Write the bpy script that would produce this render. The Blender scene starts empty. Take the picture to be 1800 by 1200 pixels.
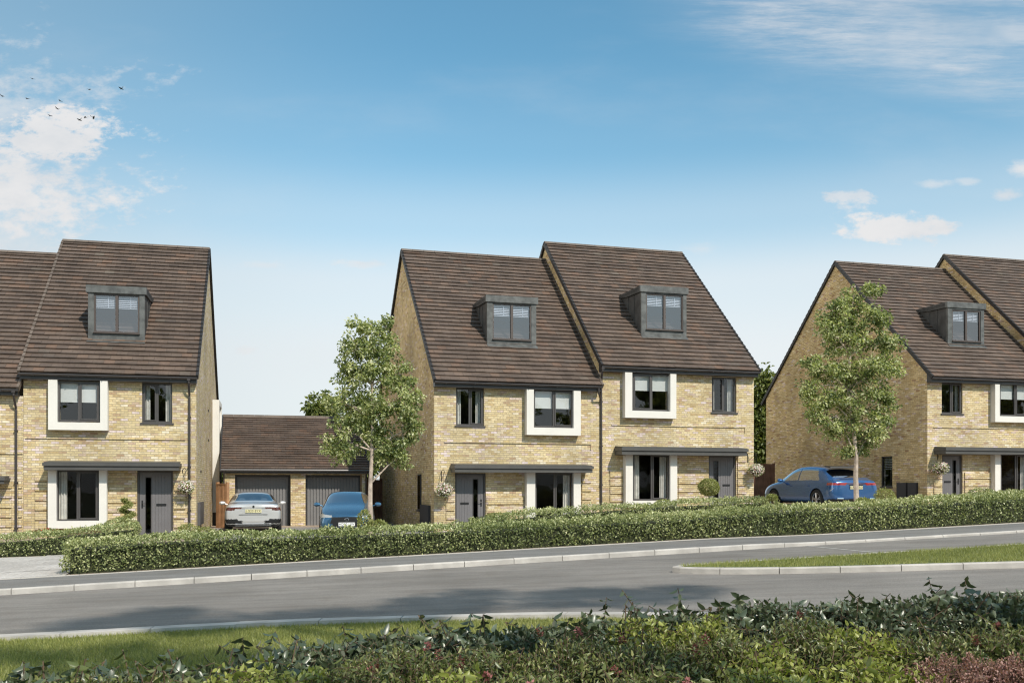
import bpy, bmesh, math, random
import numpy as np
from mathutils import Vector, Matrix
random.seed(7); RNG = np.random.default_rng(11)
R = math.radians
SC = bpy.context.scene
COL = SC.collection
CAMZ, HORY, FOC = 1.6, 856.0, 1700.0      # camera height (m), horizon row and focal length of the reference frame

# ------------------------------------------------------------------ node helpers
def newmat(name):
    m = bpy.data.materials.new(name); m.use_nodes = True
    nt = m.node_tree; nt.nodes.clear()
    return m, nt
class NT:
    def __init__(s, nt): s.nt = nt
    def n(s, t, **k):
        x = s.nt.nodes.new(t)
        for a, b in k.items(): setattr(x, a, b)
        return x
    def l(s, a, b): s.nt.links.new(a, b)
    def put(s, sock, v):
        if isinstance(v, bpy.types.NodeSocket): s.l(v, sock)
        elif isinstance(v, (tuple, list)):
            sock.default_value = tuple(v) + ((1,) if len(v) == 3 and sock.type == 'RGBA' else ())
        else: sock.default_value = v
    def m(s, op, a, b=0.0, c=None, clamp=False):
        x = s.n('ShaderNodeMath', operation=op); x.use_clamp = clamp
        s.put(x.inputs[0], a); s.put(x.inputs[1], b)
        if c is not None: s.put(x.inputs[2], c)
        return x.outputs[0]
    def mix(s, f, a, b, mode='MIX'):
        x = s.n('ShaderNodeMix', data_type='RGBA', blend_type=mode)
        s.put(x.inputs[0], f); s.put(x.inputs[6], a); s.put(x.inputs[7], b)
        return x.outputs[2]
    def noise(s, vec, scale, detail=3, rough=.55, out='Fac'):
        x = s.n('ShaderNodeTexNoise'); x.inputs['Scale'].default_value = scale
        x.inputs['Detail'].default_value = detail; x.inputs['Roughness'].default_value = rough
        if vec is not None: s.l(vec, x.inputs['Vector'])
        return x.outputs[out]
    def ramp(s, f, stops, interp='LINEAR'):
        x = s.n('ShaderNodeValToRGB'); x.color_ramp.interpolation = interp
        e = x.color_ramp.elements
        while len(e) < len(stops): e.new(.5)
        for i, (p, c) in enumerate(stops):
            e[i].position = p; e[i].color = tuple(c) + (1,) if len(c) == 3 else c
        s.put(x.inputs[0], f)
        return x.outputs[0]
    def smooth(s, v, lo, hi, a=0., b=1.):
        x = s.n('ShaderNodeMapRange', interpolation_type='SMOOTHSTEP')
        s.put(x.inputs[0], v)
        for i, q in enumerate((lo, hi, a, b)): x.inputs[1 + i].default_value = q
        return x.outputs[0]
    def bump(s, h, dist, strength=1.):
        x = s.n('ShaderNodeBump'); x.inputs['Distance'].default_value = dist; x.inputs['Strength'].default_value = strength
        s.l(h, x.inputs['Height']); return x.outputs[0]
    def pbr(s, base, rough=.7, metal=0., spec=.5, normal=None, coat=0., alpha=None, trans=None):
        p = s.n('ShaderNodeBsdfPrincipled')
        s.put(p.inputs['Base Color'], base); s.put(p.inputs['Roughness'], rough); s.put(p.inputs['Metallic'], metal)
        s.put(p.inputs['Specular IOR Level'], spec); s.put(p.inputs['Coat Weight'], coat)
        p.inputs['Coat Roughness'].default_value = .03
        if normal is not None: s.l(normal, p.inputs['Normal'])
        return p.outputs[0]
    def out(s, sh):
        o = s.n('ShaderNodeOutputMaterial'); s.l(sh, o.inputs[0])
    def uv(s): return s.n('ShaderNodeTexCoord').outputs['UV']
    def obj(s): return s.n('ShaderNodeTexCoord').outputs['Object']
    def geo(s): return s.n('ShaderNodeNewGeometry').outputs['Position']

def mat_masonry(name, bw, bh, stops, mortar, ms, rough=.85, bump=.006, big=.12, spec=.3, vjoint=None):
    m, nt = newmat(name); N = NT(nt)
    sep = N.n('ShaderNodeSeparateXYZ'); N.l(N.uv(), sep.inputs[0])
    u = N.m('DIVIDE', sep.outputs[0], bw); v = N.m('DIVIDE', sep.outputs[1], bh)
    row = N.m('FLOOR', v); off = N.m('MULTIPLY', N.m('MODULO', N.m('ABSOLUTE', row), 2.), .5)
    uu = N.m('ADD', u, off); colm = N.m('FLOOR', uu)
    fu = N.m('FRACT', uu); fv = N.m('FRACT', v)
    cmb = N.n('ShaderNodeCombineXYZ'); N.l(colm, cmb.inputs[0]); N.l(row, cmb.inputs[1])
    wn = N.n('ShaderNodeTexWhiteNoise', noise_dimensions='2D'); N.l(cmb.outputs[0], wn.inputs['Vector'])
    c = N.ramp(wn.outputs['Value'], stops)
    fine = N.noise(N.uv(), 14, 4); fine = N.smooth(fine, .25, .75, .80, 1.18)
    bign = N.smooth(N.noise(N.uv(), .55, 3), .3, .7, 1 - big, 1 + big)
    mps = N.n('ShaderNodeMapping'); mps.inputs['Scale'].default_value = (2.6, .35, 1); N.l(N.uv(), mps.inputs[0])
    bign = N.m('MULTIPLY', bign, N.smooth(N.noise(mps.outputs[0], 1., 4), .3, .7, 1 - big * .45, 1 + big * .35))
    c = N.mix(1., c, N.m('MULTIPLY', fine, bign), 'MULTIPLY')
    if vjoint is None:
        mask = N.m('MINIMUM', N.m('GREATER_THAN', fu, ms / bw), N.m('GREATER_THAN', fv, ms / bh))
    else:
        mask = N.m('GREATER_THAN', fu, vjoint / bw)
    c = N.mix(mask, mortar, c)
    h = N.m('ADD', N.m('MULTIPLY', mask, 1.), N.m('MULTIPLY', N.noise(N.uv(), 60, 2), .5))
    N.out(N.pbr(c, rough, spec=spec, normal=N.bump(h, bump)))
    return m
def mat_plain(name, col, rough=.6, metal=0., spec=.5, var=.08, scale=3., bump=0., coat=0., bscale=40.):
    m, nt = newmat(name); N = NT(nt)
    n = N.smooth(N.noise(N.obj(), scale, 4), .3, .7, 1 - var, 1 + var)
    c = N.mix(1., col, n, 'MULTIPLY')
    nm = N.bump(N.noise(N.obj(), bscale, 3), bump) if bump else None
    N.out(N.pbr(c, rough, metal, spec, nm, coat)); return m
def mat_asphalt(name, dark, light, patch):
    m, nt = newmat(name); N = NT(nt); g = N.geo()
    f = N.noise(g, 55, 3, .7); c = N.ramp(f, [(.32, dark), (.50, [(a + b) / 2 for a, b in zip(dark, light)]), (.68, light)])
    c = N.mix(1., c, N.smooth(N.noise(g, .35, 5), .3, .7, 1 - patch, 1 + patch), 'MULTIPLY')
    c = N.mix(N.smooth(N.noise(g, 1.7, 5), .45, .75, 0, .35), c, (.135, .115, .095))
    spk = N.m('GREATER_THAN', N.noise(g, 130, 1), .70)
    c = N.mix(N.m('MULTIPLY', spk, .5), c, (.34, .33, .31))
    mp = N.n('ShaderNodeMapping'); mp.inputs['Rotation'].default_value = (0, 0, -R(15.4)); mp.inputs['Scale'].default_value = (.25, 3.2, 1); N.l(g, mp.inputs[0])
    c = N.mix(1., c, N.smooth(N.noise(mp.outputs[0], 1.2, 3), .35, .65, .90, 1.08), 'MULTIPLY')
    N.out(N.pbr(c, .82, spec=.35, normal=N.bump(N.noise(g, 90, 3), .006))); return m
def mat_leaf(name, stops, rough=.45, trans=.3, spec=.5, tcol=1.5):
    m, nt = newmat(name); N = NT(nt)
    a = N.n('ShaderNodeAttribute'); a.attribute_name = 'rnd'
    c = N.ramp(a.outputs['Fac'], stops)
    p = N.pbr(c, rough, spec=spec)
    t = N.n('ShaderNodeBsdfTranslucent'); N.l(N.mix(1., c, (tcol, tcol * 1.05, tcol * .55), 'MULTIPLY'), t.inputs[0])
    mx = N.n('ShaderNodeMixShader'); mx.inputs[0].default_value = trans
    N.l(p, mx.inputs[1]); N.l(t.outputs[0], mx.inputs[2]); N.out(mx.outputs[0]); return m
def mat_glass(name, refl, tint=(.75, .8, .8), rough=.0):
    m, nt = newmat(name); N = NT(nt)
    tr = N.n('ShaderNodeBsdfTransparent'); tr.inputs[0].default_value = tuple(tint) + (1,)
    gl = N.n('ShaderNodeBsdfGlossy'); gl.inputs['Roughness'].default_value = rough; gl.inputs[0].default_value = (.95, .97, 1, 1)
    gl_n = N.bump(N.noise(N.obj(), 1.3, 2), .004); N.l(gl_n, gl.inputs['Normal'])
    lw = N.n('ShaderNodeLayerWeight'); lw.inputs[0].default_value = .12
    f = N.m('ADD', N.m('MULTIPLY', lw.outputs['Fresnel'], 1.), refl, clamp=True)
    mx = N.n('ShaderNodeMixShader'); N.l(f, mx.inputs[0]); N.l(tr.outputs[0], mx.inputs[1]); N.l(gl.outputs[0], mx.inputs[2])
    N.out(mx.outputs[0]); return m

BR = [(0, (.44, .325, .17)), (.2, (.53, .43, .25)), (.42, (.60, .495, .305)), (.6, (.50, .39, .195)), (.74, (.66, .58, .44)), (.85, (.40, .275, .165)), (.93, (.58, .475, .42)), (1, (.62, .52, .51))]
M = {}
M['brick'] = mat_masonry('buff_brick', .225, .075, BR, (.38, .315, .22), .011, bump=.009, big=.14)
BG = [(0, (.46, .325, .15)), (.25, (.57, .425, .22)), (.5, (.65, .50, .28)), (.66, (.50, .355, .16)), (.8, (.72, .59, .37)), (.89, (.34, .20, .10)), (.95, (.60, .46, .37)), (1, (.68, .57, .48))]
M['gable_lightened'] = mat_masonry('lightened_gable_brick', .225, .075, BG, (.34, .26, .15), .011, bump=.010, big=.18)  # warmer brick, also lightened to make up for missing light on left gables
RT = [(0, (.094, .069, .055)), (.3, (.116, .085, .067)), (.6, (.103, .075, .060)), (.8, (.127, .090, .069)), (.94, (.138, .088, .063)), (.97, (.094, .071, .059)), (1, (.135, .108, .086))]
M['tile'] = mat_masonry('roof_tile', .33, 1.0, RT, (.05, .037, .03), .012, rough=.62, bump=.003, big=.22, spec=.4, vjoint=.006)
M['ridge'] = mat_plain('ridge_tile', (.125, .098, .080), .75, var=.2, scale=2)
M['trim'] = mat_plain('anthracite_trim', (.034, .031, .031), .42, var=.06)
M['gutter'] = mat_plain('gutter_plastic', (.075, .070, .073), .32, var=.05)
M['pipe'] = mat_plain('downpipe_plastic', (.04, .034, .033), .4)
M['verge'] = mat_plain('verge_trim', (.022, .02, .02), .6)
M['frame'] = mat_plain('window_frame', (.064, .059, .058), .4, var=.05)
M['dframe'] = mat_plain('dormer_window_frame', (.075, .058, .052), .45, var=.05)
M['white'] = mat_plain('white_render', (.64, .62, .58), .75, var=.03, scale=1.5, bump=.002)
M['canopy'] = mat_plain('canopy_grey', (.068, .066, .063), .5, var=.10)
M['lead'] = mat_plain('lead_cladding', (.085, .088, .086), .5, var=.35, scale=4, bump=.004, bscale=6)
M['lead_dk'] = mat_plain('lead_cheek', (.045, .046, .046), .55, var=.3, scale=3, bump=.004, bscale=6)
M['door'] = mat_plain('door_paint', (.140, .134, .140), .45, var=.04)
M['gdoor'] = mat_plain('garage_door_paint', (.165, .162, .165), .5, var=.06)
M['black'] = mat_plain('black_plastic', (.012, .012, .013), .4)
M['meter'] = mat_plain('meter_box_plastic', (.026, .026, .03), .5)
M['meter_lt'] = mat_plain('meter_box_grey', (.075, .072, .075), .5)
M['chrome'] = mat_plain('chrome', (.7, .7, .72), .15, 1., var=.02)
M['curtain'] = mat_plain('curtain_cloth', (.74, .71, .67), .9, var=.12, scale=6)
M['blind'] = mat_plain('blind_fabric', (.72, .71, .69), .85, var=.03)
M['slat'] = mat_plain('slat_blind', (.8, .8, .82), .6, var=.03)
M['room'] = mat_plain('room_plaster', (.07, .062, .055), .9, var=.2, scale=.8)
M['glass'] = mat_glass('window_glass', .012, (.80, .82, .82))
M['glass_up'] = mat_glass('upper_window_glass', .075, (.80, .83, .84))
M['glass_dr'] = mat_glass('dormer_glass', .20, (.7, .74, .8))
M['asphalt'] = mat_asphalt('asphalt_road', (.142, .131, .119), (.238, .222, .205), .17)
M['footway'] = mat_asphalt('asphalt_footway', (.140, .136, .130), (.205, .199, .192), .06)
M['drive'] = mat_masonry('drive_paver', .2, .1, [(0, (.24, .225, .215)), (.5, (.29, .275, .26)), (1, (.33, .31, .29))], (.08, .075, .07), .006)
M['pale_pave'] = mat_masonry('pale_paving', .45, .45, [(0, (.40, .375, .35)), (1, (.47, .445, .42))], (.33, .31, .29), .008)
M['kerb'] = mat_plain('kerb_concrete', (.42, .395, .365), .85, var=.16, scale=2.3, bump=.004)
M['edging'] = mat_plain('edging_concrete', (.50, .47, .43), .85, var=.1)
M['line'] = mat_plain('road_paint', (.50, .49, .46), .7, var=.15)
M['soil'] = mat_plain('soil', (.075, .052, .037), .95, var=.4, scale=6, bump=.02)
M['mulch'] = mat_plain('mulch', (.34, .27, .21), .95, var=.3, scale=9, bump=.02)
M['turf'] = mat_plain('turf', (.105, .125, .035), .95, var=.3, scale=3, bump=.01)
M['field'] = mat_plain('field', (.09, .11, .04), .95, var=.3, scale=.2)
M['bark'] = mat_plain('bark', (.43, .35, .29), .85, var=.25, scale=8, bump=.008)
M['bark_dk'] = mat_plain('dark_bark', (.14, .11, .085), .9, var=.3, scale=8, bump=.01)
M['stem'] = mat_plain('shrub_stem', (.10, .065, .04), .9, var=.2)
M['fence'] = mat_plain('fence_wood', (.36, .20, .105), .85, var=.25, scale=2.5, bump=.003)
M['fence_dk'] = mat_plain('dark_fence_wood', (.17, .085, .055), .85, var=.25, scale=2.5, bump=.003)
M['lf_tree'] = mat_leaf('tree_leaf', [(0, (.085, .12, .045)), (.35, (.24, .28, .11)), (.7, (.43, .455, .235)), (1, (.68, .67, .46))], .42, .42)
M['lf_back'] = mat_leaf('far_leaf', [(0, (.08, .11, .025)), (.6, (.16, .19, .05)), (1, (.26, .27, .09))], .5, .3)
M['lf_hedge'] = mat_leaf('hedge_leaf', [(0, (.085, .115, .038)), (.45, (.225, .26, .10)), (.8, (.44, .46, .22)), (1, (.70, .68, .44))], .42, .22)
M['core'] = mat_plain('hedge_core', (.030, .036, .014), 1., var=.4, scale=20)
M['lf_laurel'] = mat_leaf('laurel_leaf', [(0, (.036, .054, .028)), (.5, (.064, .086, .045)), (.85, (.115, .14, .075)), (1, (.22, .24, .14))], .36, .12, .7)
M['lf_lime'] = mat_leaf('lime_leaf', [(0, (.07, .10, .022)), (.45, (.21, .24, .05)), (1, (.46, .47, .16))], .4, .35)
M['lf_green'] = mat_leaf('green_leaf', [(0, (.045, .062, .022)), (.5, (.10, .125, .038)), (.85, (.20, .215, .075)), (1, (.38, .37, .17))], .38, .2)
M['lf_red'] = mat_leaf('crimson_leaf', [(0, (.15, .06, .055)), (.5, (.32, .16, .135)), (1, (.62, .40, .35))], .45, .3, tcol=1.1)
M['lf_pale'] = mat_leaf('pale_shrub_leaf', [(0, (.13, .16, .04)), (.6, (.28, .30, .10)), (1, (.44, .42, .20))], .5, .3)
M['fl_pink'] = mat_leaf('pink_petal', [(0, (.14, .045, .045)), (.6, (.27, .09, .085)), (1, (.44, .18, .18))], .6, .3, tcol=1.)
M['fl_white'] = mat_leaf('white_petal', [(0, (.72, .66, .62)), (.7, (.85, .82, .78)), (.85, (.75, .45, .5)), (1, (.7, .3, .4))], .6, .3, tcol=1.)
M['fl_red'] = mat_leaf('red_petal', [(0, (.5, .03, .02)), (1, (.75, .08, .06))], .6, .3, tcol=1.)
M['grass'] = mat_leaf('grass_blade', [(0, (.12, .14, .035)), (.5, (.225, .245, .07)), (.85, (.33, .335, .12)), (1, (.46, .42, .20))], .55, .3)
M['bird'] = mat_plain('bird_feather', (.035, .035, .04), .8)

# ------------------------------------------------------------------ object helpers
def tag(o, label=None, cat=None, group=None, kind=None):
    if label: o['label'] = label
    if cat: o['category'] = cat
    if group: o['group'] = group
    if kind: o['kind'] = kind
    return o
def empty(name, loc=(0, 0, 0), rz=0., label=None, cat=None, group=None):
    o = bpy.data.objects.new(name, None); COL.objects.link(o); o.location = loc; o.rotation_euler = (0, 0, rz)
    o.empty_display_size = .3
    return tag(o, label, cat, group)
class MB:
    def __init__(s): s.v = []; s.f = []; s.uv = []
    def quad(s, pts, uv=None):
        b = len(s.v); s.v += [tuple(p) for p in pts]; s.f.append(tuple(range(b, b + len(pts)))); s.uv.append(uv)
    def box(s, x0, x1, y0, y1, z0, z1):
        a, b = sorted((x0, x1)); c, d = sorted((y0, y1)); e, f = sorted((z0, z1))
        P = [(a, c, e), (b, c, e), (b, d, e), (a, d, e), (a, c, f), (b, c, f), (b, d, f), (a, d, f)]
        for q in ((0, 3, 2, 1), (4, 5, 6, 7), (0, 1, 5, 4), (1, 2, 6, 5), (2, 3, 7, 6), (3, 0, 4, 7)):
            s.quad([P[i] for i in q])
        return s
    def prism(s, poly, axis, a, b):
        """poly: 2-D loop, extruded along axis from a to b (axis 0: poly=(y,z); 1: (x,z); 2: (x,y))"""
        def p3(q, t): return [(t, q[0], q[1]), (q[0], t, q[1]), (q[0], q[1], t)][axis]
        A = [p3(q, a) for q in poly]; B = [p3(q, b) for q in poly]
        n = len(poly)
        s.quad(A[::-1]); s.quad(B)
        for i in range(n):
            j = (i + 1) % n; s.quad([A[i], A[j], B[j], B[i]])
        return s
    def tube(s, pts, rad, seg=8, cap=True):
        pts = [Vector(p) for p in pts]; rs = rad if isinstance(rad, (list, tuple)) else [rad] * len(pts)
        rings = []; ref = Vector((0, 0, 1))
        for i, p in enumerate(pts):
            d = (pts[min(i + 1, len(pts) - 1)] - pts[max(i - 1, 0)]).normalized()
            a = ref if abs(d.dot(ref)) < .95 else Vector((1, 0, 0))
            x = d.cross(a).normalized(); y = d.cross(x).normalized()
            rings.append([p + (x * math.cos(2 * math.pi * k / seg) + y * math.sin(2 * math.pi * k / seg)) * rs[i] for k in range(seg)])
        for i in range(len(rings) - 1):
            for k in range(seg):
                j = (k + 1) % seg; s.quad([rings[i][k], rings[i + 1][k], rings[i + 1][j], rings[i][j]])
        if cap: s.quad(rings[0]); s.quad(rings[-1][::-1])
        return s
    def lathe(s, prof, seg=24, axis='z', c=(0, 0, 0)):
        rings = []
        for r, h in prof:
            ring = []
            for k in range(seg):
                a = 2 * math.pi * k / seg; x, y = r * math.cos(a), r * math.sin(a)
                q = (x, y, h) if axis == 'z' else (x, h, y)
                ring.append((q[0] + c[0], q[1] + c[1], q[2] + c[2]))
            rings.append(ring)
        for i in range(len(rings) - 1):
            for k in range(seg):
                j = (k + 1) % seg; s.quad([rings[i][k], rings[i][j], rings[i + 1][j], rings[i + 1][k]])
        return s
    def build(s, name, mat, parent=None, smooth=False, fix=True, weld=False):
        me = bpy.data.meshes.new(name); me.from_pydata(s.v, [], s.f)
        if fix or weld:
            bm = bmesh.new(); bm.from_mesh(me)
            if weld: bmesh.ops.remove_doubles(bm, verts=bm.verts, dist=1e-4)
            if weld: bmesh.ops.recalc_face_normals(bm, faces=bm.faces)
            bm.to_mesh(me); bm.free()
        uvl = me.uv_layers.new(name='UVMap')
        same = len(me.polygons) == len(s.uv)
        for p in me.polygons:
            n = p.normal; u = s.uv[p.index] if same else None
            if u is None:
                if abs(n.z) > .8: t = Vector((1, 0, 0)); b = Vector((0, 1, 0))
                else: t = Vector((-n.y, n.x, 0)).normalized(); t = t if (abs(t.x) > abs(t.y) and t.x > 0) or (abs(t.y) >= abs(t.x) and t.y > 0) else -t; b = Vector((0, 0, 1))
                for li in p.loop_indices:
                    c = me.vertices[me.loops[li].vertex_index].co; uvl.data[li].uv = (c.dot(t), c.dot(b))
            else:
                for k, li in enumerate(p.loop_indices): uvl.data[li].uv = u[k]
        me.materials.append(mat)
        if smooth: me.shade_smooth()
        o = bpy.data.objects.new(name, me); COL.objects.link(o)
        if parent: o.parent = parent
        return o
def box_part(name, mat, parent, *b): return MB().box(*b).build(name, mat, parent, fix=False)
def bevel(o, w=.006, seg=2):
    md = o.modifiers.new('bevel', 'BEVEL'); md.width = w; md.segments = seg; md.limit_method = 'ANGLE'; md.angle_limit = R(40)
    return o
def fast(name, V, F, mat, parent=None, rnd=None, smooth=False):
    """V (n,3); F list of int arrays (k, m)"""
    me = bpy.data.meshes.new(name); F = [f for f in F if len(f)]
    me.vertices.add(len(V)); me.vertices.foreach_set('co', np.asarray(V, np.float32).ravel())
    loops = np.concatenate([f.ravel() for f in F]); tot = np.concatenate([np.full(len(f), f.shape[1]) for f in F])
    st = np.concatenate([[0], np.cumsum(tot)[:-1]])
    me.loops.add(len(loops)); me.loops.foreach_set('vertex_index', loops.astype(np.int32))
    me.polygons.add(len(tot)); me.polygons.foreach_set('loop_start', st.astype(np.int32))
    me.update(calc_edges=True); me.validate()
    if rnd is not None and len(me.polygons) == len(rnd):
        a = me.attributes.new('rnd', 'FLOAT', 'FACE'); a.data.foreach_set('value', np.asarray(rnd, np.float32))
    me.materials.append(mat)
    if smooth: me.shade_smooth()
    o = bpy.data.objects.new(name, me); COL.objects.link(o)
    if parent: o.parent = parent
    return o
def nrm(a): return a / np.maximum(np.linalg.norm(a, axis=1, keepdims=True), 1e-9)
def leaf_mesh(C, D, Nn, L, W, rich=False, curl=.25, fold=.25, rnd=None):
    """leaf blades: base C, axis D, face normal Nn, length L, width W"""
    D = nrm(D); S = nrm(np.cross(D, Nn)); Nn = np.cross(S, D); n = len(C)
    L = np.broadcast_to(np.asarray(L, float), (n,))[:, None]; W = np.broadcast_to(np.asarray(W, float), (n,))[:, None]
    rnd = RNG.random(n) if rnd is None else rnd
    b = np.arange(n)[:, None]
    if not rich:
        v = np.stack([C, C + D * L * .5 + S * W * .5 + Nn * W * fold, C + D * L - Nn * L * curl * .5, C + D * L * .5 - S * W * .5 + Nn * W * fold], 1)
        T1 = b * 4 + np.array([0, 1, 2]); T2 = b * 4 + np.array([0, 2, 3])
        return v.reshape(-1, 3), [np.concatenate([T1, T2])], np.concatenate([rnd, rnd])
    def P(t, s_, h): return C + D * L * t + S * W * s_ + Nn * (W * h - L * curl * t * t)
    v = np.stack([P(0, 0, 0), P(.35, 0, 0), P(.72, 0, 0), P(1, 0, 0), P(.28, .5, fold), P(.70, .42, fold), P(.28, -.5, fold), P(.70, -.42, fold)], 1)
    tr = np.concatenate([b * 8 + np.array(q) for q in ([0, 4, 1], [2, 5, 3], [0, 1, 6], [2, 3, 7])])
    qd = np.concatenate([b * 8 + np.array(q) for q in ([1, 4, 5, 2], [6, 1, 2, 7])])
    return v.reshape(-1, 3), [tr, qd], np.concatenate([rnd] * 6)
def join(parts):
    V = []; fs = {}; off = 0; rn = {}
    for v, F, r in parts:
        p = 0
        for f in F:
            fs.setdefault(f.shape[1], []).append(f + off); rn.setdefault(f.shape[1], []).append(r[p:p + len(f)]); p += len(f)
        V.append(v); off += len(v)
    ks = sorted(fs)
    return np.concatenate(V), [np.concatenate(fs[k]) for k in ks], np.concatenate([np.concatenate(rn[k]) for k in ks])
def rdir(n): return nrm(RNG.normal(size=(n, 3)))

# ------------------------------------------------------------------ ground model
TH = R(15.4); CT, ST = math.cos(TH), math.sin(TH)
def uv2xy(u, v): return (u * CT - v * ST, u * ST + v * CT)
def xy2uv(x, y): return (x * CT + y * ST, -x * ST + y * CT)
def clampf(t, a, b): return max(a, min(b, t))
def sst(t, a, b):
    t = clampf((t - a) / (b - a), 0, 1); return t * t * (3 - 2 * t)
def road_z(u): return -.068 + .038 * clampf(u, -45, 60)
def garden_z(u): return .02 + .60 * sst(u, 10.2, 13.2) + .012 * clampf(u - 13, 0, 30) - .02 * clampf(-u - 6, 0, 30)
def kerb_h(u): return .105 - .05 * sst(u, 9.5, 13)
def gz(u, v):
    if v <= 18.1: return road_z(u)
    if v <= 19.7: return road_z(u) + kerb_h(u) - .005 + .04 * (v - 18.1) / 1.6
    t = sst(v, 20, 31)
    return (road_z(u) + kerb_h(u) + .035) * (1 - t) + garden_z(u) * t
def gxy(x, y): return gz(*xy2uv(x, y))
def sheet(name, rows, zf, mat, lab=None):
    """rows: list of polylines [(u,v)...] of equal length -> surface"""
    V = []; Fq = []; n = len(rows[0])
    for r in rows:
        for (u, v) in r:
            x, y = uv2xy(u, v); V.append((x, y, zf(u, v)))
    for i in range(len(rows) - 1):
        for k in range(n - 1):
            Fq.append((i * n + k, i * n + k + 1, (i + 1) * n + k + 1, (i + 1) * n + k))
    me = bpy.data.meshes.new(name); me.from_pydata(V, [], Fq); me.materials.append(mat)
    l = me.uv_layers.new(name='UVMap')
    for lp in me.loops:
        x, y, z = V[lp.vertex_index]; u, v = xy2uv(x, y); l.data[lp.index].uv = (u, v)
    me.shade_smooth()
    o = bpy.data.objects.new(name, me); COL.objects.link(o); o['kind'] = 'structure'
    if lab: o['label'] = lab
    return o
def u_at0(px, v):
    m = (px - 900) / FOC; Y = v / (-m * ST + CT); return (m * CT + ST) * Y
def ladder(u0, u1, vs, n=80): return [[(u0 + (u1 - u0) * i / n, v) for i in range(n + 1)] for v in vs]
US = [-400, -120, -60, -45] + [-40 + i * 1.0 for i in range(101)] + [75, 110, 200, 500]
VSG = [-300, -80, -20, 0, 6, 12, 18.05, 18.15, 19.6, 20, 21.5, 23, 24.5, 26, 27.5, 29, 31, 34, 40, 60, 120, 900]
sheet('ground', [[(u, v) for u in US] for v in VSG], lambda u, v: gz(u, min(v, 60)) - .03 - (.0 if v < 60 else .6), M['field'])
UR = [-45 + i for i in range(106)]
sheet('road', [[(u, v) for u in UR] for v in (-25, 0, 6, 9, 12, 15, 18.02)], lambda u, v: road_z(u), M['asphalt'])
sheet('footpath', [[(u, v) for u in UR] for v in (18.12, 18.8, 19.6)], lambda u, v: road_z(u) + kerb_h(u) - .006 + .04 * (v - 18.1) / 1.5, M['footway'])
sheet('garden_ground', [[(u, v) for u in UR] for v in (19.66, 20.2, 21, 22, 23, 24.5, 26, 27.5, 29, 31, 34, 38, 45)], lambda u, v: gz(u, v) + (.0 if v > 21 else -.004), M['mulch'])
# driveways laid over the garden ground
sheet('garage_driveway', ladder(-1.6, 9.6, [21.3, 24, 27, 30, 33, 36, 39], 12), lambda u, v: gz(u, v) + .006, M['drive'])
sheet('side_driveway', ladder(19.2, 24.6, [21.3, 23, 25, 27, 29, 31, 36, 44], 8), lambda u, v: gz(u, v) + .006, M['drive'])
sheet('pale_driveway', [[(-20 + (u_at0(112, 19.9) + 20.05) * i / 16, v) for i in range(17)] for v in (19.67, 21, 22.5, 24, 25.2)], lambda u, v: gz(u, v) + .008, M['pale_pave'])
sheet('garden_path', ladder(-4.6, -3.3, [21.2, 24, 28, 32.4], 3), lambda u, v: gz(u, v) + .012, M['pale_pave'])

def resample(pl, step):
    out = [Vector(pl[0])]; seg = [Vector(p) for p in pl]; rem = step
    for a, b in zip(seg[:-1], seg[1:]):
        L = (b - a).length; t = rem
        while t <= L: out.append(a.lerp(b, t / L)); t += step
        rem = t - L
    return out
def smooth_pl(pl, it=3):
    P = [Vector(p) for p in pl]
    for _ in range(it):
        Q = [P[0]]
        for a, b in zip(P[:-1], P[1:]): Q += [a.lerp(b, .25), a.lerp(b, .75)]
        P = Q + [P[-1]]
    return P
def kerb(name, pl, w, hf, step, off=0., side=1):
    """stones with open joints along a polyline in (u,v); side: +1 stone lies to the left of the line"""
    pts = resample(pl, step); mb = MB()
    fine = resample(pl, step / 4)
    for i in range(0, len(fine) - 4, 4):
        seg = fine[i:i + 5]
        d0 = (seg[1] - seg[0]).normalized(); d1 = (seg[-1] - seg[-2]).normalized()
        seg = [seg[0] + d0 * .006] + seg[1:4] + [seg[4] - d1 * .006]
        T = []; Bm = []; Ti = []; Bi = []
        jt = random.uniform(-.003, .003)
        for k, p in enumerate(seg):
            d = (seg[min(k + 1, 4)] - seg[max(k - 1, 0)]).normalized(); nn = Vector((-d.y, d.x)) * side
            q = p + nn * w; r = p + nn * .018
            z = road_z(p.x); h = hf(p.x) + jt
            T.append((*uv2xy(*r), z + h)); Bm.append((*uv2xy(*p), z - .03)); Ti.append((*uv2xy(*q), z + h)); Bi.append((*uv2xy(*q), z - .03))
        Fm = [(*uv2xy(*p), road_z(p.x) + hf(p.x) - .02) for p in seg]
        for k in range(4):
            mb.quad([Bm[k], Bm[k + 1], Fm[k + 1], Fm[k]]); mb.quad([Fm[k], Fm[k + 1], T[k + 1], T[k]])
            mb.quad([T[k], T[k + 1], Ti[k + 1], Ti[k]]); mb.quad([Ti[k], Ti[k + 1], Bi[k + 1], Bi[k]])
        mb.quad([Bm[0], Fm[0], T[0], Ti[0], Bi[0]]); mb.quad([Bi[4], Ti[4], T[4], Fm[4], Bm[4]])
    o = mb.build(name, M['kerb'], fix=False); o['kind'] = 'structure'; return o
kerb('far_kerb', [(-44, 18.0), (59, 18.0)], .12, kerb_h, .98)
mbe = MB()
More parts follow.
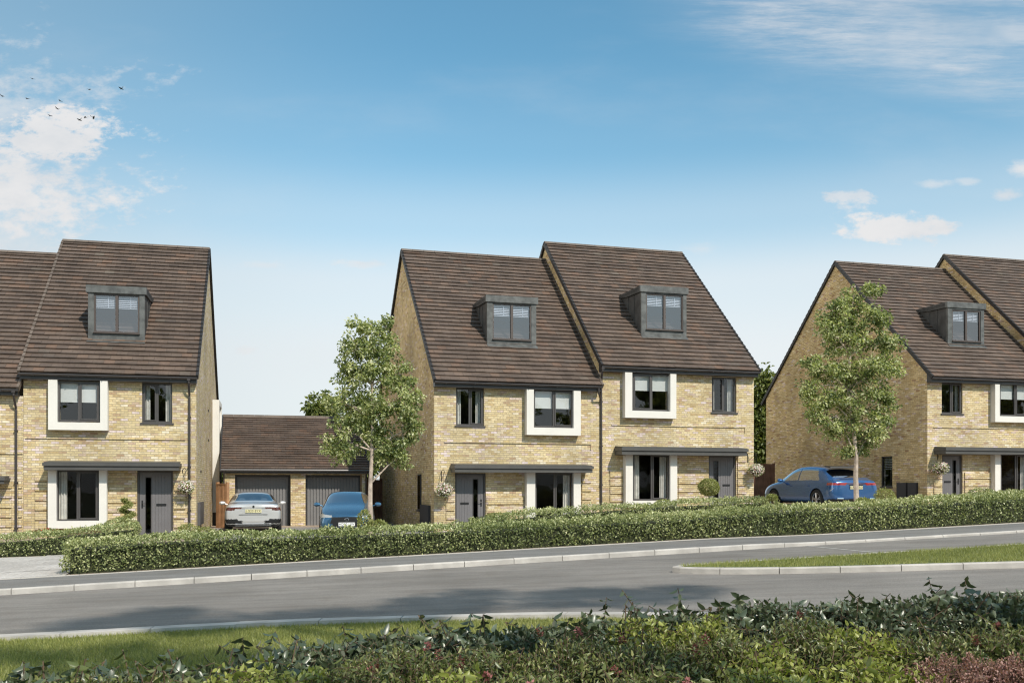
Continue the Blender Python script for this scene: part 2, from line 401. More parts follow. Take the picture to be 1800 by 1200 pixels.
for i in range(-44, 58):
    P = [uv2xy(u, v) for u, v in ((i + .004, 19.6), (i + .996, 19.6), (i + .996, 19.65), (i + .004, 19.65))]
    z0 = road_z(i) + kerb_h(i) + .045; z1 = road_z(i + 1) + kerb_h(i + 1) + .045
    A = [(P[0][0], P[0][1], z0), (P[1][0], P[1][1], z1), (P[2][0], P[2][1], z1), (P[3][0], P[3][1], z0)]
    B = [(p[0], p[1], p[2] - .12) for p in A]
    mbe.quad(A)
    for k in range(4): mbe.quad([B[k], B[(k + 1) % 4], A[(k + 1) % 4], A[k]])
mbe.build('path_edging', M['edging'], fix=False)['kind'] = 'structure'
NEAR = smooth_pl([(-44, 14.2), (-14, 14.0), (-8, 13.6), (-2.72, 12.32), (.45, 11.95), (3.03, 11.05), (4.18, 10.46), (7, 8.7), (14, 4.0), (30, -7)], 2)
kerb('verge_kerb', NEAR, .24, lambda u: .075, .98, side=-1)
ISL = smooth_pl([(50, 14.72), (20, 14.70), (9, 14.86), (7.3, 14.97), (6.78, 14.86), (6.86, 14.45), (7.5, 13.85), (8.6, 13.25), (11.33, 12.25), (16, 10.3), (30, 4.6), (44, -2)], 3)
kerb('island_kerb', ISL, .12, lambda u: .10, .92, side=1)
def in_poly(P, poly):
    x, y = P[:, 0], P[:, 1]; c = np.zeros(len(P), bool); n = len(poly)
    for i in range(n):
        x0, y0 = poly[i]; x1, y1 = poly[(i + 1) % n]
        if y0 == y1: continue
        k = ((y0 > y) != (y1 > y)) & (x < (x1 - x0) * (y - y0) / (y1 - y0) + x0); c ^= k
    return c
def offset_pl(pl, w):
    out = []
    for i, p in enumerate(pl):
        d = (Vector(pl[min(i + 1, len(pl) - 1)]) - Vector(pl[max(i - 1, 0)])).normalized(); out.append(Vector(p) + Vector((-d.y, d.x)) * w)
    return out
NEARi = offset_pl(NEAR, -.235); ISLi = offset_pl(ISL, .11)
# grass verge ground (near) and island ground
rows = [[(p.x, p.y) for p in NEARi]]
for t in (.25, .5, .75, 1.): rows.append([(p.x * (1 - t) + (p.x * 1.2) * t, p.y * (1 - t) + (-26) * t) for p in NEARi])
sheet('verge_ground', rows, lambda u, v: road_z(u) + .022, M['turf'])
k = min(range(len(ISLi)), key=lambda i: ISLi[i].x)
up = resample([tuple(p) for p in ISLi[:k + 1]][::-1], .5); lo = resample([tuple(p) for p in ISLi[k:]], .5)
nn_ = min(len(up), len(lo)); up, lo = up[:nn_], lo[:nn_]
sheet('island_ground', [[(a.x * (1 - t) + b.x * t, a.y * (1 - t) + b.y * t) for a, b in zip(up, lo)] for t in (0, .33, .66, 1)], lambda u, v: road_z(u) + .094, M['turf'])
# thin pale joint line across the carriageway
a, b = Vector((11.4, 17.97)), Vector((11.5, 14.86)); d = (b - a).normalized(); nn = Vector((-d.y, d.x)) * .025
mb = MB(); mb.quad([(*uv2xy(*(p)), road_z(p[0]) + .005) for p in (a - nn, b - nn, b + nn, a + nn)]); mb.build('road_line', M['line'], fix=False)['kind'] = 'structure'

# ------------------------------------------------------------------ facade frames
class Frame:
    """maps reference rows/columns onto a facade standing at a given place and angle"""
    def __init__(s, theta, px, Y):
        s.t = R(theta); s.c, s.s = math.cos(s.t), math.sin(s.t); m = (px - 900) / FOC
        s.A = (m * Y, Y); s.ad = -s.A[0] * s.s + s.A[1] * s.c; s.au = s.A[0] * s.c + s.A[1] * s.s
    def Y(s, px, d=0.): return (s.ad + d) / (s.c - (px - 900) / FOC * s.s)
    def u(s, px, d=0.):
        Y = s.Y(px, d); return (px - 900) / FOC * Y * s.c + Y * s.s - s.au
    def z(s, px, py, d=0.): return CAMZ + (HORY - py) / FOC * s.Y(px, d)
    def world(s, u, d=0.): return (s.A[0] + u * s.c - d * s.s, s.A[1] + u * s.s + d * s.c)
    def gable(s, px, py, u):
        """depth and height of a reference point on the side wall standing at u"""
        m = (px - 900) / FOC; bx, by = s.world(u)
        d = (m * by - bx) / (-s.s - m * s.c); Y = by + d * s.c
        return d, CAMZ + (HORY - py) / FOC * Y
EAVE_D, HALF, DEPTH = -.38, 6.2, 12.4

def wall_face(mb, a0, a1, z0, z1, holes, place, th=.28):
    """wall with real openings. place(a, z, t) -> point, t = depth into the wall"""
    xs = sorted({a0, a1, *[h[0] for h in holes], *[h[2] for h in holes]}); zs = sorted({z0, z1, *[h[1] for h in holes], *[h[3] for h in holes]})
    xs = [x for x in xs if a0 <= x <= a1]; zs = [z for z in zs if z0 <= z <= z1]
    for i in range(len(xs) - 1):
        for j in range(len(zs) - 1):
            cx, cz = (xs[i] + xs[i + 1]) / 2, (zs[j] + zs[j + 1]) / 2
            if any(h[0] < cx < h[2] and h[1] < cz < h[3] for h in holes): continue
            for t in (0, th):
                q = [place(xs[i], zs[j], t), place(xs[i + 1], zs[j], t), place(xs[i + 1], zs[j + 1], t), place(xs[i], zs[j + 1], t)]
                mb.quad(q if t == 0 else q[::-1])
    for h in holes:
        c = [(h[0], h[1]), (h[2], h[1]), (h[2], h[3]), (h[0], h[3])]
        for k in range(4):
            p, q = c[k], c[(k + 1) % 4]
            mb.quad([place(*p, 0), place(*q, 0), place(*q, th), place(*p, th)])

def window(root, x0, x1, z0, z1, d, glass, frame='frame', sill=True, curtain='LR', blind=None, slats=False, mull=True, sash=1, axis=None):
    """casement window in plane y=d facing -y; frame mesh is the part, the rest its sub-parts"""
    mb = MB(); f = .055; y0, y1 = d, d + .07
    mb.box(x0, x0 + f, y0, y1, z0, z1).box(x1 - f, x1, y0, y1, z0, z1).box(x0 + f, x1 - f, y0, y1, z0, z0 + f).box(x0 + f, x1 - f, y0, y1, z1 - f, z1)
    xm = (x0 + x1) / 2
    if mull: mb.box(xm - .035, xm + .035, y0 + .002, y1 - .002, z0 + f, z1 - f)
    if mull:      # opening casement
        a, b = (xm + .035, x1 - f) if sash > 0 else (x0 + f, xm - .035)
        g = .04; yy = d - .018
        mb.box(a, a + g, yy, y0 + .01, z0 + f, z1 - f).box(b - g, b, yy, y0 + .01, z0 + f, z1 - f).box(a + g, b - g, yy, y0 + .01, z0 + f, z0 + f + g).box(a + g, b - g, yy, y0 + .01, z1 - f - g, z1 - f)
    w = mb.build('window_frame', M[frame], root, fix=False)
    g = MB(); g.quad([(x0 + f * .5, d + .035, z0 + f * .5), (x1 - f * .5, d + .035, z0 + f * .5), (x1 - f * .5, d + .035, z1 - f * .5), (x0 + f * .5, d + .035, z1 - f * .5)])
    g.build('pane', M[glass], w, fix=False)
    if sill: MB().box(x0 - .05, x1 + .05, d - .10, d + .0, z0 - .055, z0 - .002).build('sill', M['frame'], w, fix=False)
    def cloth(a, b, nm='curtain'):
        n = max(10, int((b - a) * 60)); c = MB(); pts = []
        for i in range(n + 1):
            x = a + (b - a) * i / n; pts.append((x, d + .2 + .035 * math.sin(i * 1.25) + .012 * math.sin(i * 3.1)))
        for p, q in zip(pts[:-1], pts[1:]): c.quad([(p[0], p[1], z0 + .02), (q[0], q[1], z0 + .02), (q[0], q[1], z1), (p[0], p[1], z1)])
        c.build(nm, M['curtain'], w, smooth=True, fix=False)
    W = x1 - x0
    if 'L' in curtain: cloth(x0 + .04, x0 + .04 + W * .20)
    if 'R' in curtain: cloth(x1 - .04 - W * .20, x1 - .04)
    if 'l' in curtain: cloth(x0 + .04, x0 + .04 + W * .11)
    if 'r' in curtain: cloth(x1 - .04 - W * .11, x1 - .04)
    if blind:
        for a, b in ((x0 + f, xm - .04), (xm + .04, x1 - f)):
            zb = z1 - (z1 - z0) * blind; c = MB().box(a, b, d + .11, d + .115, zb, z1 - f); c.box(a, b, d + .105, d + .12, zb - .02, zb + .01)
            c.build('roller_blind', M['blind'], w, fix=False)
    if slats:
        for a, b in ((x0 + f, xm - .04), (xm + .04, x1 - f)):
            c = MB()
            for k in range(7):
                z = z1 - f - .02 - k * .055
                c.quad([(a, d + .10, z), (b, d + .10, z), (b, d + .125, z + .02), (a, d + .125, z + .02)])
            c.box(a, b, d + .09, d + .13, z1 - f - .44, z1 - f - .415)
            c.box(a + (b - a) * .62, a + (b - a) * .62 + .015, d + .09, d + .1, z1 - f - .42, z1 - f)
            c.build('slat_blind', M['slat'], w, fix=False)
    return w

def roof_slope(mb, x0, x1, d0, z0, d1, z1, gauge=.262, th=.050):
    """overlapping tile courses from eave (d0,z0) up to ridge (d1,z1); each lower edge stands proud of the course below"""
    L = math.hypot(d1 - d0, z1 - z0); n = max(3, round(L / gauge)); sd, sz = (d1 - d0) / L, (z1 - z0) / L
    nd, nz = (-sz, sd) if d1 > d0 else (sz, -sd)
    if nz < 0: nd, nz = -nd, -nz
    m = max(1, round((x1 - x0) / .33)); base = random.randint(0, 50)
    for i in range(n):
        a, b = L * i / n, L * (i + 1) / n
        lift = th
        pa = (d0 + sd * a + nd * lift, z0 + sz * a + nz * lift); pb = (d0 + sd * b + nd * .002, z0 + sz * b + nz * .002)
        qa = (d0 + sd * (a + .004), z0 + sz * (a + .004)); r = base + i
        # slight per-tile irregularity in the lower edge
        off = .5 * (r % 2); k0 = math.floor(x0 / .33 + off)
        xs = [x0] + [(k - off) * .33 for k in range(k0 + 1, k0 + m + 3) if x0 + .02 < (k - off) * .33 < x1 - .02] + [x1]
        for xa, xb in zip(xs[:-1], xs[1:]):
            j = random.uniform(-.005, .006); e = random.uniform(-.006, .006)
            A = (pa[0] + nd * j - sd * e, pa[1] + nz * j - sz * e)
            mb.quad([(xa, A[0], A[1]), (xb, A[0], A[1]), (xb, *pb), (xa, *pb)], [(xa, r + .02), (xb, r + .02), (xb, r + .98), (xa, r + .98)])
            mb.quad([(xa, *qa), (xb, *qa), (xb, A[0], A[1]), (xa, A[0], A[1])], [(xa, r + .1), (xb, r + .1), (xb, r + .12), (xa, r + .12)])
        mb.quad([(x0, *qa), (x0, *pa), (x0, *pb)], [(0, r + .5)] * 3); mb.quad([(x1, *qa), (x1, *pb), (x1, *pa)], [(0, r + .5)] * 3)
    # underside
    mb.quad([(x0, d0, z0), (x0, d1, z1), (x1, d1, z1), (x1, d0, z0)], [(0, 0)] * 4)

def dormer(root, F, zoff, rect, win, ze, zr):
    """rect/win: outer front face and window as reference columns/rows"""
    sl = (zr - ze) / (HALF - EAVE_D)
    x0p, y0p, x1p, y1p = rect
    # depth at which the foot of the face meets the tiles
    d = 1.0
    for _ in range(30):
        z = F.z((x0p + x1p) / 2, y1p, d); d = EAVE_D + (z - ze) / sl
    xa, xb = F.u(x0p, d), F.u(x1p, d); zb = F.z((x0p + x1p) / 2, y1p, d) - zoff; zt = F.z((x0p + x1p) / 2, y0p, d) - zoff
    wa, wb = F.u(win[0], d), F.u(win[2], d); w0 = F.z((win[0] + win[2]) / 2, win[3], d) - zoff; w1 = F.z((win[0] + win[2]) / 2, win[1], d) - zoff
    rz = lambda dd: ze - zoff + (dd - EAVE_D) * sl
    dend = EAVE_D + (zt - (ze - zoff)) / sl
    band = .24
    root_d = MB()
    # front: posts, head, bottom band
    root_d.box(xa + .03, wa, d, d + .12, zb - .15, zt - band).box(wb, xb - .03, d, d + .12, zb - .15, zt - band)
    root_d.box(wa, wb, d, d + .12, zb - .15, w0).box(wa, wb, d, d + .12, w1, zt - band)
    # roof slab with fascia band
    root_d.box(xa - .03, xb + .03, d - .05, d + .10, zt - band, zt)
    o = root_d.build('dormer', M['lead'], root, fix=False); bevel(o, .008, 2)
    for s0, s1, sm in ((xa + .03, xa + .09, xa + .026), (xb - .09, xb - .03, xb - .026)):
        a = d + .12; ck = MB(); ck.prism([(a, rz(a) - .12), (dend, zt - .12), (dend, zt - .06), (a, zt - .06)], 0, s0, s1)
        for t in (.33, .66):       # standing seams
            dd = d + .12 + (dend - d - .5) * t; zz = rz(dd)
            if zz < zt - band - .05: ck.box(sm - .012, sm + .012, dd, dd + .02, zz - .02, zt - band)
        ck.build('cheek', M['lead_dk'], o, fix=False)
    rf = MB(); rf.box(xa - .028, xb + .028, d + .10, dend + .1, zt - .10, zt - .004)
    rf.prism([(d + .10, zt - band), (d + .10, zt - .11), (dend + .05, zt - .11), (dend - .9, zt - band * .9)], 0, xa - .026, xa + .02)
    rf.prism([(d + .10, zt - band), (d + .10, zt - .11), (dend + .05, zt - .11), (dend - .9, zt - band * .9)], 0, xb - .02, xb + .026)
    rf.build('dormer_roof', M['lead_dk'], o, fix=False)
    ap = MB(); ap.prism([(d - .16, rz(d - .16) + .045), (d - .16, rz(d - .16) + .062), (d - .002, zb + .03), (d - .002, zb - .03)], 0, xa + .01, xb - .01)
    ap.build('flashing', M['lead'], o, fix=False)
    # window as a sub-part of the dormer (frame, panes, blinds as sub-parts of it are folded one level up)
    y = d + .03; f = .05; mb = MB(); xm = (wa + wb) / 2
    mb.box(wa, wa + f, y, y + .07, w0, w1).box(wb - f, wb, y, y + .07, w0, w1).box(wa + f, wb - f, y, y + .07, w0, w0 + f).box(wa + f, wb - f, y, y + .07, w1 - f, w1)
    mb.box(xm - .045, xm + .045, y - .01, y + .07, w0 + f, w1 - f)
    mb.build('window_frame', M['dframe'], o, fix=False)
    MB().box(wa - .02, wb + .02, d - .07, d + .03, w0 - .03, w0).build('sill', M['dframe'], o, fix=False)
    for a, b in ((wa + f, xm - .045), (xm + .045, wb - f)):
        g = MB(); g.quad([(a - .01, y + .04, w0 + f - .01), (b + .01, y + .04, w0 + f - .01), (b + .01, y + .04, w1 - f + .01), (a - .01, y + .04, w1 - f + .01)]); g.build('pane', M['glass_dr'], o, fix=False)
        c = MB()
        for k in range(6):
            z = w1 - f - .03 - k * .062
            c.quad([(a, y + .10, z), (b, y + .10, z), (b, y + .115, z + .030), (a, y + .115, z + .030)])
        c.box(a, b, y + .09, y + .125, w1 - f - .40, w1 - f - .375); c.box(a + (b - a) * .6, a + (b - a) * .6 + .02, y + .085, y + .095, w1 - f - .37, w1 - f)
        c.build('slat_blind', M['slat'], o, fix=False)
    # pale lining behind the panes
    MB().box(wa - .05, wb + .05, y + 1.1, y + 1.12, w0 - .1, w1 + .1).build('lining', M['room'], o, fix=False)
    return o

def surround(root, x0, x1, z0, z1, wx0, wx1, wz0, top=False, proj=.27):
    mb = MB(); y0 = -proj
    mb.box(x0, wx0, y0, -.003, z0, z1).box(wx1, x1, y0, -.003, z0, z1).box(wx0, wx1, y0, -.003, z0, wz0)
    o = mb.build('window_surround', M['white'], root, weld=False, fix=False)
    return bevel(o, .012, 2)

def canopy(root, x0, x1, z0, z1, proj=.72):
    mb = MB(); t = z1 - z0
    mb.box(x0, x1, -proj, -.003, z0 + t * .52, z1 - t * .10)            # upper board
    mb.box(x0 + .03, x1 - .03, -proj + .05, -.003, z0, z0 + t * .52 - .006)   # lower fascia
    mb.prism([(-proj + .03, z1 - t * .10 + .002), (-.003, z1 - t * .10 + .002), (-.003, z1 + .05), (-proj + .03, z1)], 0, x0 + .04, x1 - .04)
    o = mb.build('canopy', M['canopy'], root, fix=False); return bevel(o, .008, 2)

def front_door(root, x0, x1, z0, z1, glass_right):
    """composite front door with tongue-and-groove boards and a long glazed slot"""
    d = .07; mb = MB(); f = .06
    mb.box(x0, x0 + f, d - .02, d + .08, z0, z1).box(x1 - f, x1, d - .02, d + .08, z0, z1).box(x0 + f, x1 - f, d - .02, d + .08, z1 - f, z1)
    W = x1 - x0 - 2 * f; a = x0 + f
    if glass_right: g0, g1, h = a + W * .60, a + W * .80, a + W * .91
    else: g0, g1, h = a + W * .18, a + W * .38, a + W * .09
    leaf = MB(); zt = z1 - f - .004; gz0, gz1 = z0 + .10, zt - .14
    xs = [a + .004]; x = a + .004
    while x < x1 - f - .004 - .09:
        x += .095; xs.append(x)
    xs.append(x1 - f - .004)
    leaf.box(a + .004, g0, d + .02, d + .06, z0 + .01, zt).box(g1, x1 - f - .004, d + .02, d + .06, z0 + .01, zt)
    leaf.box(g0, g1, d + .02, d + .06, z0 + .01, gz0).box(g0, g1, d + .02, d + .06, gz1, zt)
    for p, q in zip(xs[:-1], xs[1:]):
        p2, q2 = p + .006, q - .006
        if q2 <= g0 - .02 or p2 >= g1 + .02: leaf.box(p2, q2, d + .010, d + .0195, z0 + .06, zt - .06)
    o = leaf.build('front_door', M['door'], root, fix=False)
    mb.build('door_frame', M['frame'], o, fix=False)
    gl = MB().box(g0, g0 + .02, d + .005, d + .03, gz0, gz1).box(g1 - .02, g1, d + .005, d + .03, gz0, gz1).box(g0 + .02, g1 - .02, d + .005, d + .03, gz0, gz0 + .02).box(g0 + .02, g1 - .02, d + .005, d + .03, gz1 - .02, gz1)
    gl.build('glazing_trim', M['frame'], o, fix=False)
    g = MB().box(g0 + .02, g1 - .02, d + .03, d + .034, gz0 + .02, gz1 - .02); g.build('pane', M['glass'], o, fix=False)
    zc = z0 + 1.02; lx = (a + g0) / 2 if glass_right else (g1 + x1 - f) / 2
    lb = MB().box(lx - .15, lx + .15, d - .006, d + .012, zc - .035, zc - .024).box(lx - .15, lx + .15, d - .006, d + .012, zc + .024, zc + .035).box(lx - .15, lx - .138, d - .006, d + .012, zc - .024, zc + .024).box(lx + .138, lx + .15, d - .006, d + .012, zc - .024, zc + .024)
    lb.box(lx - .137, lx + .137, d + .0, d + .012, zc - .022, zc + .022)
    lb.build('letter_box', M['black'], o, fix=False)
    hd = MB().box(h - .02, h + .02, d - .005, d + .02, z0 + .92, z0 + 1.16)
    s = -1 if glass_right else 1
    hd.tube([(h, d + .01, z0 + 1.06), (h, d - .05, z0 + 1.06), (h + s * .11, d - .05, z0 + 1.06)], .011, 6)
    hd.build('handle', M['black'], o, fix=False)
    MB().box(x0 - .02, x1 + .02, -.10, d + .1, z0 - .12, z0 - .002).build('threshold', M['kerb'], root, fix=False)
    return o

def house(F, ua, ub, spec, label):
    """spec keys: gut=(px,py) gutter foot, ridge=(px,py), floor, and the fittings as reference rectangles"""
    zf = spec['floor']; W = ub - ua
    ox, oy = F.world(ua); root = empty(spec.get('name', 'brick_house'), (ox, oy, zf), F.t, label, 'house', 'brick houses along the street')
    U = lambda px, d=0.: F.u(px, d) - ua
    Z = lambda px, py, d=0.: F.z(px, py, d) - zf
    ze = F.z(*spec['gut'], EAVE_D) + .20 if 'gut' in spec else spec['ze']           # tile edge
    zr = F.z(*spec['ridge'], HALF) if 'ridge' in spec else spec['zr']
    e, r = ze - zf, zr - zf; sl = (r - e) / (HALF - EAVE_D)
    # openings
    holes = []; wins = []
    for w in spec.get('windows', []):
        x0, x1 = U(w['r'][0], w.get('d', .06)), U(w['r'][2], w.get('d', .06)); pm = (w['r'][0] + w['r'][2]) / 2
        z0, z1 = Z(pm, w['r'][3], w.get('d', .06)), Z(pm, w['r'][1], w.get('d', .06))
        holes.append((x0, z0, x1, z1)); wins.append((w, x0, x1, z0, z1))
    dr = None
    if 'door' in spec:
        b = spec['door']; x0, x1 = U(b[0]), U(b[2]); z1 = Z((b[0] + b[2]) / 2, b[1]); dr = (x0, x1, 0., z1); holes.append((x0, 0., x1, z1))
    wl = MB(); sofz = e - .20
    wall_face(wl, 0, W, -.9, sofz, holes, lambda a, z, t: (a, t, z))
    # projecting brick bands beside the ground-floor openings
    for (p0, p1, yt, nb) in spec.get('bands', []):
        x0, x1 = U(p0), U(p1); z = Z((p0 + p1) / 2, yt)
        for k in range(nb):
            z1 = z - k * .30; wl.box(x0, x1, -.048, -.002, z1 - .250, z1)
    if 'string' in spec:
        p0, p1, y = spec['string']; x0, x1 = U(p0), U(p1); z = Z((p0 + p1) / 2, y); wl.box(x0, x1, -.040, -.002, z, z + .028)
        if spec.get('ret'): wl.box(x1 - .03, x1, -.030, -.002, z - .2, z)
    wall = wl.build('wall', M['brick'], root, fix=False)
    rw = MB(); rw.quad([(0, DEPTH, -.9), (0, DEPTH, sofz), (W, DEPTH, sofz), (W, DEPTH, -.9)]); rw.build('rear_wall', M['brick'], root, fix=False)
    # gable walls
    apex = r - .05; fe = e - .05
    def gab(x, th, holes2, nm='gable_wall'):
        g = MB(); gz = e - .25
        wall_face(g, .002, DEPTH, -.9, gz, holes2, lambda a, z, t: (x + t * th, a, z), .25)
        top = [(.002, gz), (DEPTH, gz), (DEPTH, e + (.38) * sl - .06), (HALF, apex), (.002, e + .38 * sl - .06)]
        top[2] = (DEPTH, top[4][1])
        g.quad([(x, *p) for p in top]); g.quad([(x + .25 * th, *p) for p in top][::-1])
        return g.build(nm, M['gable_lightened' if th > 0 else 'brick'], root, fix=False)
    side = spec.get('sides', '')
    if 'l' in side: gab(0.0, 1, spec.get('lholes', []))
    if 'r' in side: gab(W, -1, spec.get('rholes', []))
    # rooms behind the glass
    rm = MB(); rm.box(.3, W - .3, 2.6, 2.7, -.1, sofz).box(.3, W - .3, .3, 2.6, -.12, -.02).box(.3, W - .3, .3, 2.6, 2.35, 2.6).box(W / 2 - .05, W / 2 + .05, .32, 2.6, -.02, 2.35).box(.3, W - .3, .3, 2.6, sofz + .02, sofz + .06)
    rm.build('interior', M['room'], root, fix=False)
    # roof
    rf = MB(); ov = spec.get('ov', (.07, .07)); xa, xb = -ov[0], W + ov[1]
    roof_slope(rf, xa, xb, EAVE_D, e, HALF, r); roof_slope(rf, xa, xb, DEPTH - EAVE_D, e, HALF, r)
    roof = rf.build('roof', M['tile'], root, fix=False)
    rg = MB(); x = xa
    while x < xb - .05:
        x2 = min(x + .45, xb); n = 6; rr = .115
        P = [(HALF + rr * 1.15 * math.cos(math.pi * (n - k) / n), r - .035 + rr * math.sin(math.pi * k / n) * .95) for k in range(n + 1)]
        Q = [(HALF + (p[0] - HALF) * .96, (p[1] - r) * .96 + r) for p in P]
        for k in range(n): rg.quad([(x + .004, *P[k]), (x2 - .004, *Q[k]), (x2 - .004, *Q[k + 1]), (x + .004, *P[k + 1])])
        rg.quad([(x + .004, *p) for p in P]); rg.quad([(x2 - .004, *p) for p in Q][::-1])
        x = x2
    rg.build('ridge_tile', M['ridge'], roof, fix=False)
    # dark dry-verge caps with a stepped edge
    for sx, on in ((xa, 'v' in side or 'l' in side or spec.get('vl')), (xb, 'r' in side or spec.get('vr'))):
        vg = MB(); L = math.hypot(HALF - EAVE_D, r - e); n = round(L / .262); cx = -.035 if sx == xa else .035
        x0, x1 = (sx - .03, sx + .045) if sx == xa else (sx - .045, sx + .03)
        for dirn in (0, 1):
            sd, sz = (HALF - EAVE_D) / L, (r - e) / L
            for i in range(n):
                a, b = L * i / n - .01, L * (i + 1) / n + .005
                def pt(t, h):
                    dd = EAVE_D + sd * t - sz * h; zz = e + sz * t + sd * h
                    return (dd, zz) if dirn == 0 else (2 * HALF - dd, zz)
                vg.prism([pt(a, -.10), pt(a, .062), pt(b, .028), pt(b, -.10)], 0, x0, x1)
        vg.build('verge_trim', M['verge'] if on else M['ridge'], roof, fix=False)
    # eaves: fascia, soffit, box ends, gutter
    fs = MB(); fs.box(xa + .03, xb - .03, EAVE_D + .10, EAVE_D + .125, e - .20, e + .0).box(xa + .03, xb - .03, EAVE_D + .125, -.002, e - .20, e - .185)
    for x in (xa + .03, xb - .055):
        fs.prism([(EAVE_D + .125, e - .185), (-.002, e - .185), (-.002, e + .34 * sl - .08), (EAVE_D + .125, e + .0)], 0, x, x + .025)
    fs.build('fascia', M['trim'], root, fix=False)
    gt = MB(); n = 7; gr = .06; cy, cz = EAVE_D + .035, e - .035
    for k in range(n):
        a0, a1 = math.pi + math.pi * k / n, math.pi + math.pi * (k + 1) / n
        P = [(cy + gr * math.cos(a), cz + gr * math.sin(a)) for a in (a0, a1)]; Q = [(cy + gr * .9 * math.cos(a), cz + gr * .9 * math.sin(a)) for a in (a0, a1)]
        gt.quad([(xa, *P[0]), (xb, *P[0]), (xb, *P[1]), (xa, *P[1])]); gt.quad([(xa, *Q[1]), (xb, *Q[1]), (xb, *Q[0]), (xa, *Q[0])])
    gt.box(xa, xb, cy - gr - .006, cy - gr + .006, cz - .012, cz + .004)
    for x in (xa, xb): gt.quad([(x, cy + gr * math.cos(math.pi + math.pi * k / n), cz + gr * math.sin(math.pi + math.pi * k / n)) for k in range(n + 1)])
    x = xa + .4
    while x < xb - .2: gt.box(x, x + .03, cy - gr - .008, cy + gr + .01, cz - gr - .006, cz - gr + .004); x += 1.0
    # lower lip moulding: pale edge seen under the gutter
    gt.build('gutter', M['gutter'], root, fix=False)
    if 'pipe' in spec:
        px, y1, mode = spec['pipe']; x = U(px, -.06) if not isinstance(px, str) else float(px); zt = e - .09
        dp = MB(); gx = x if not mode else x + mode
        dp.tube([(gx, cy, zt), (gx, cy, zt - .12), (gx, cy + .04, zt - .18), (x, -.07, zt - .48), (x, -.055, zt - .56), (x, -.055, -.6)], .036, 10)
        dp.box(gx - .05, gx + .05, cy - .05, cy + .05, zt - .05, zt + .04)
        for zz in (zt - 1.2, zt - 2.8, zt - 4.2): dp.box(x - .05, x + .05, -.10, -.003, zz, zz + .035)
        if y1 == 'join':
            dp = MB(); x9 = W + .03; dp.tube([(x, cy, zt), (x, cy, zt - .14), (x + .02, cy + .04, zt - .2), (x9, -.075, zt - .42), (x9, -.06, zt - .5)], .034, 10)
        dp.build('downpipe', M['pipe'], root, smooth=False, fix=False)
    for (w, x0, x1, z0, z1) in wins:
        kw = {k: w[k] for k in ('curtain', 'blind', 'sill', 'sash') if k in w}
        window(root, x0, x1, z0, z1, w.get('d', .06), w.get('glass', 'glass'), **kw)
    for s in spec.get('surrounds', []):
        o = s['o']; i = s['i']; P_ = -.27; pm = (o[0] + o[2]) / 2
        x0, x1 = U(o[0], P_), U(o[2], P_); z0 = Z(pm, o[3], P_); z1 = Z(pm, o[1], -.1)
        wx0, wx1, wz0 = U(i[0], P_), U(i[2], P_), Z(pm, i[3], P_)
        surround(root, x0, x1, z0, s.get('top', z1), wx0, wx1, wz0)
    if dr: front_door(root, *dr, spec.get('glass_right', False))
    if 'canopy' in spec:
        c = spec['canopy']; pm = (c[0] + c[2]) / 2; canopy(root, U(c[0], -.72), U(c[2], -.72), Z(pm, c[3], -.72), Z(pm, c[1], -.72))
    if 'dormer' in spec: dormer_root = dormer(root, Shift(F, ua), zf, spec['dormer'][0], spec['dormer'][1], ze, zr)
    root['_e'] = e; return root, e, r, W
class Shift:
    def __init__(s, F, ua): s.F = F; s.ua = ua
    def u(s, px, d=0.): return s.F.u(px, d) - s.ua
    def z(s, px, py, d=0.): return s.F.z(px, py, d)

F1 = Frame(14.04, 345, 31.2); F2 = Frame(16.4, 763, 33.26); F4 = Frame(15.4, 1630, 38.58)
U1L = F1.u(41)
def sur(o, i, **k): return dict(o=o, i=i, **k)
# house 1 (left), seen with its right gable
h1, e1, r1, W1 = house(F1, U1L, 0., dict(floor=.02, gut=(190, 668.5), ridge=(238, 430.5), sides='r', vr=True, ov=(.06, .06),
    windows=[dict(r=(102, 670, 176, 741), d=-.13, glass='glass_up', curtain='', blind=.50, sill=False, sash=1),
             dict(r=(250, 673, 303, 743), glass='glass_up', curtain='LR', sash=-1),
             dict(r=(99, 826, 174, 915), d=-.13, curtain='L', sill=False, sash=1)],
    surrounds=[sur((84.5, 668, 189, 755.5), (100.5, 0, 176, 742)), sur((84, 825, 187.5, 928), (99, 0, 174, 915))],
    door=(241, 827, 304, 942), canopy=(74, 812, 316, 826), string=(45, 326, 771.5), pipe=(333, 0, 0),
    bands=[(62, 84, 831, 7), (188.5, 240, 869, 4), (306, 326, 831, 7)],
    dormer=((153, 503, 256, 598), (165, 517, 245, 585))),
    'leftmost full house, white framed windows on the left, grey door, right gable in sunlight')
e0r = F1.z(38, 692, EAVE_D)
h0, *_ = house(F1, U1L - 5.9, U1L - .004, dict(floor=-.55, gut=(20, 693.5), ridge=(50, 445), sides='', ov=(.05, -.06), name='brick_house',
    windows=[dict(r=(-76, 697, -22, 762), glass='glass_up', curtain='LR', sash=-1), dict(r=(-240, 697, -170, 764), glass='glass_up', curtain='LR'), dict(r=(-150, 852, -70, 938), curtain='LR')],
    pipe=(28, 0, 0), string=(-100, 40, 797), bands=[(-60, 21, 843, 6), (33, 39, 843, 6)], canopy=(-180, 838, 8, 850)),
    'cropped house at left picture edge, lower roof joined to the leftmost full house')
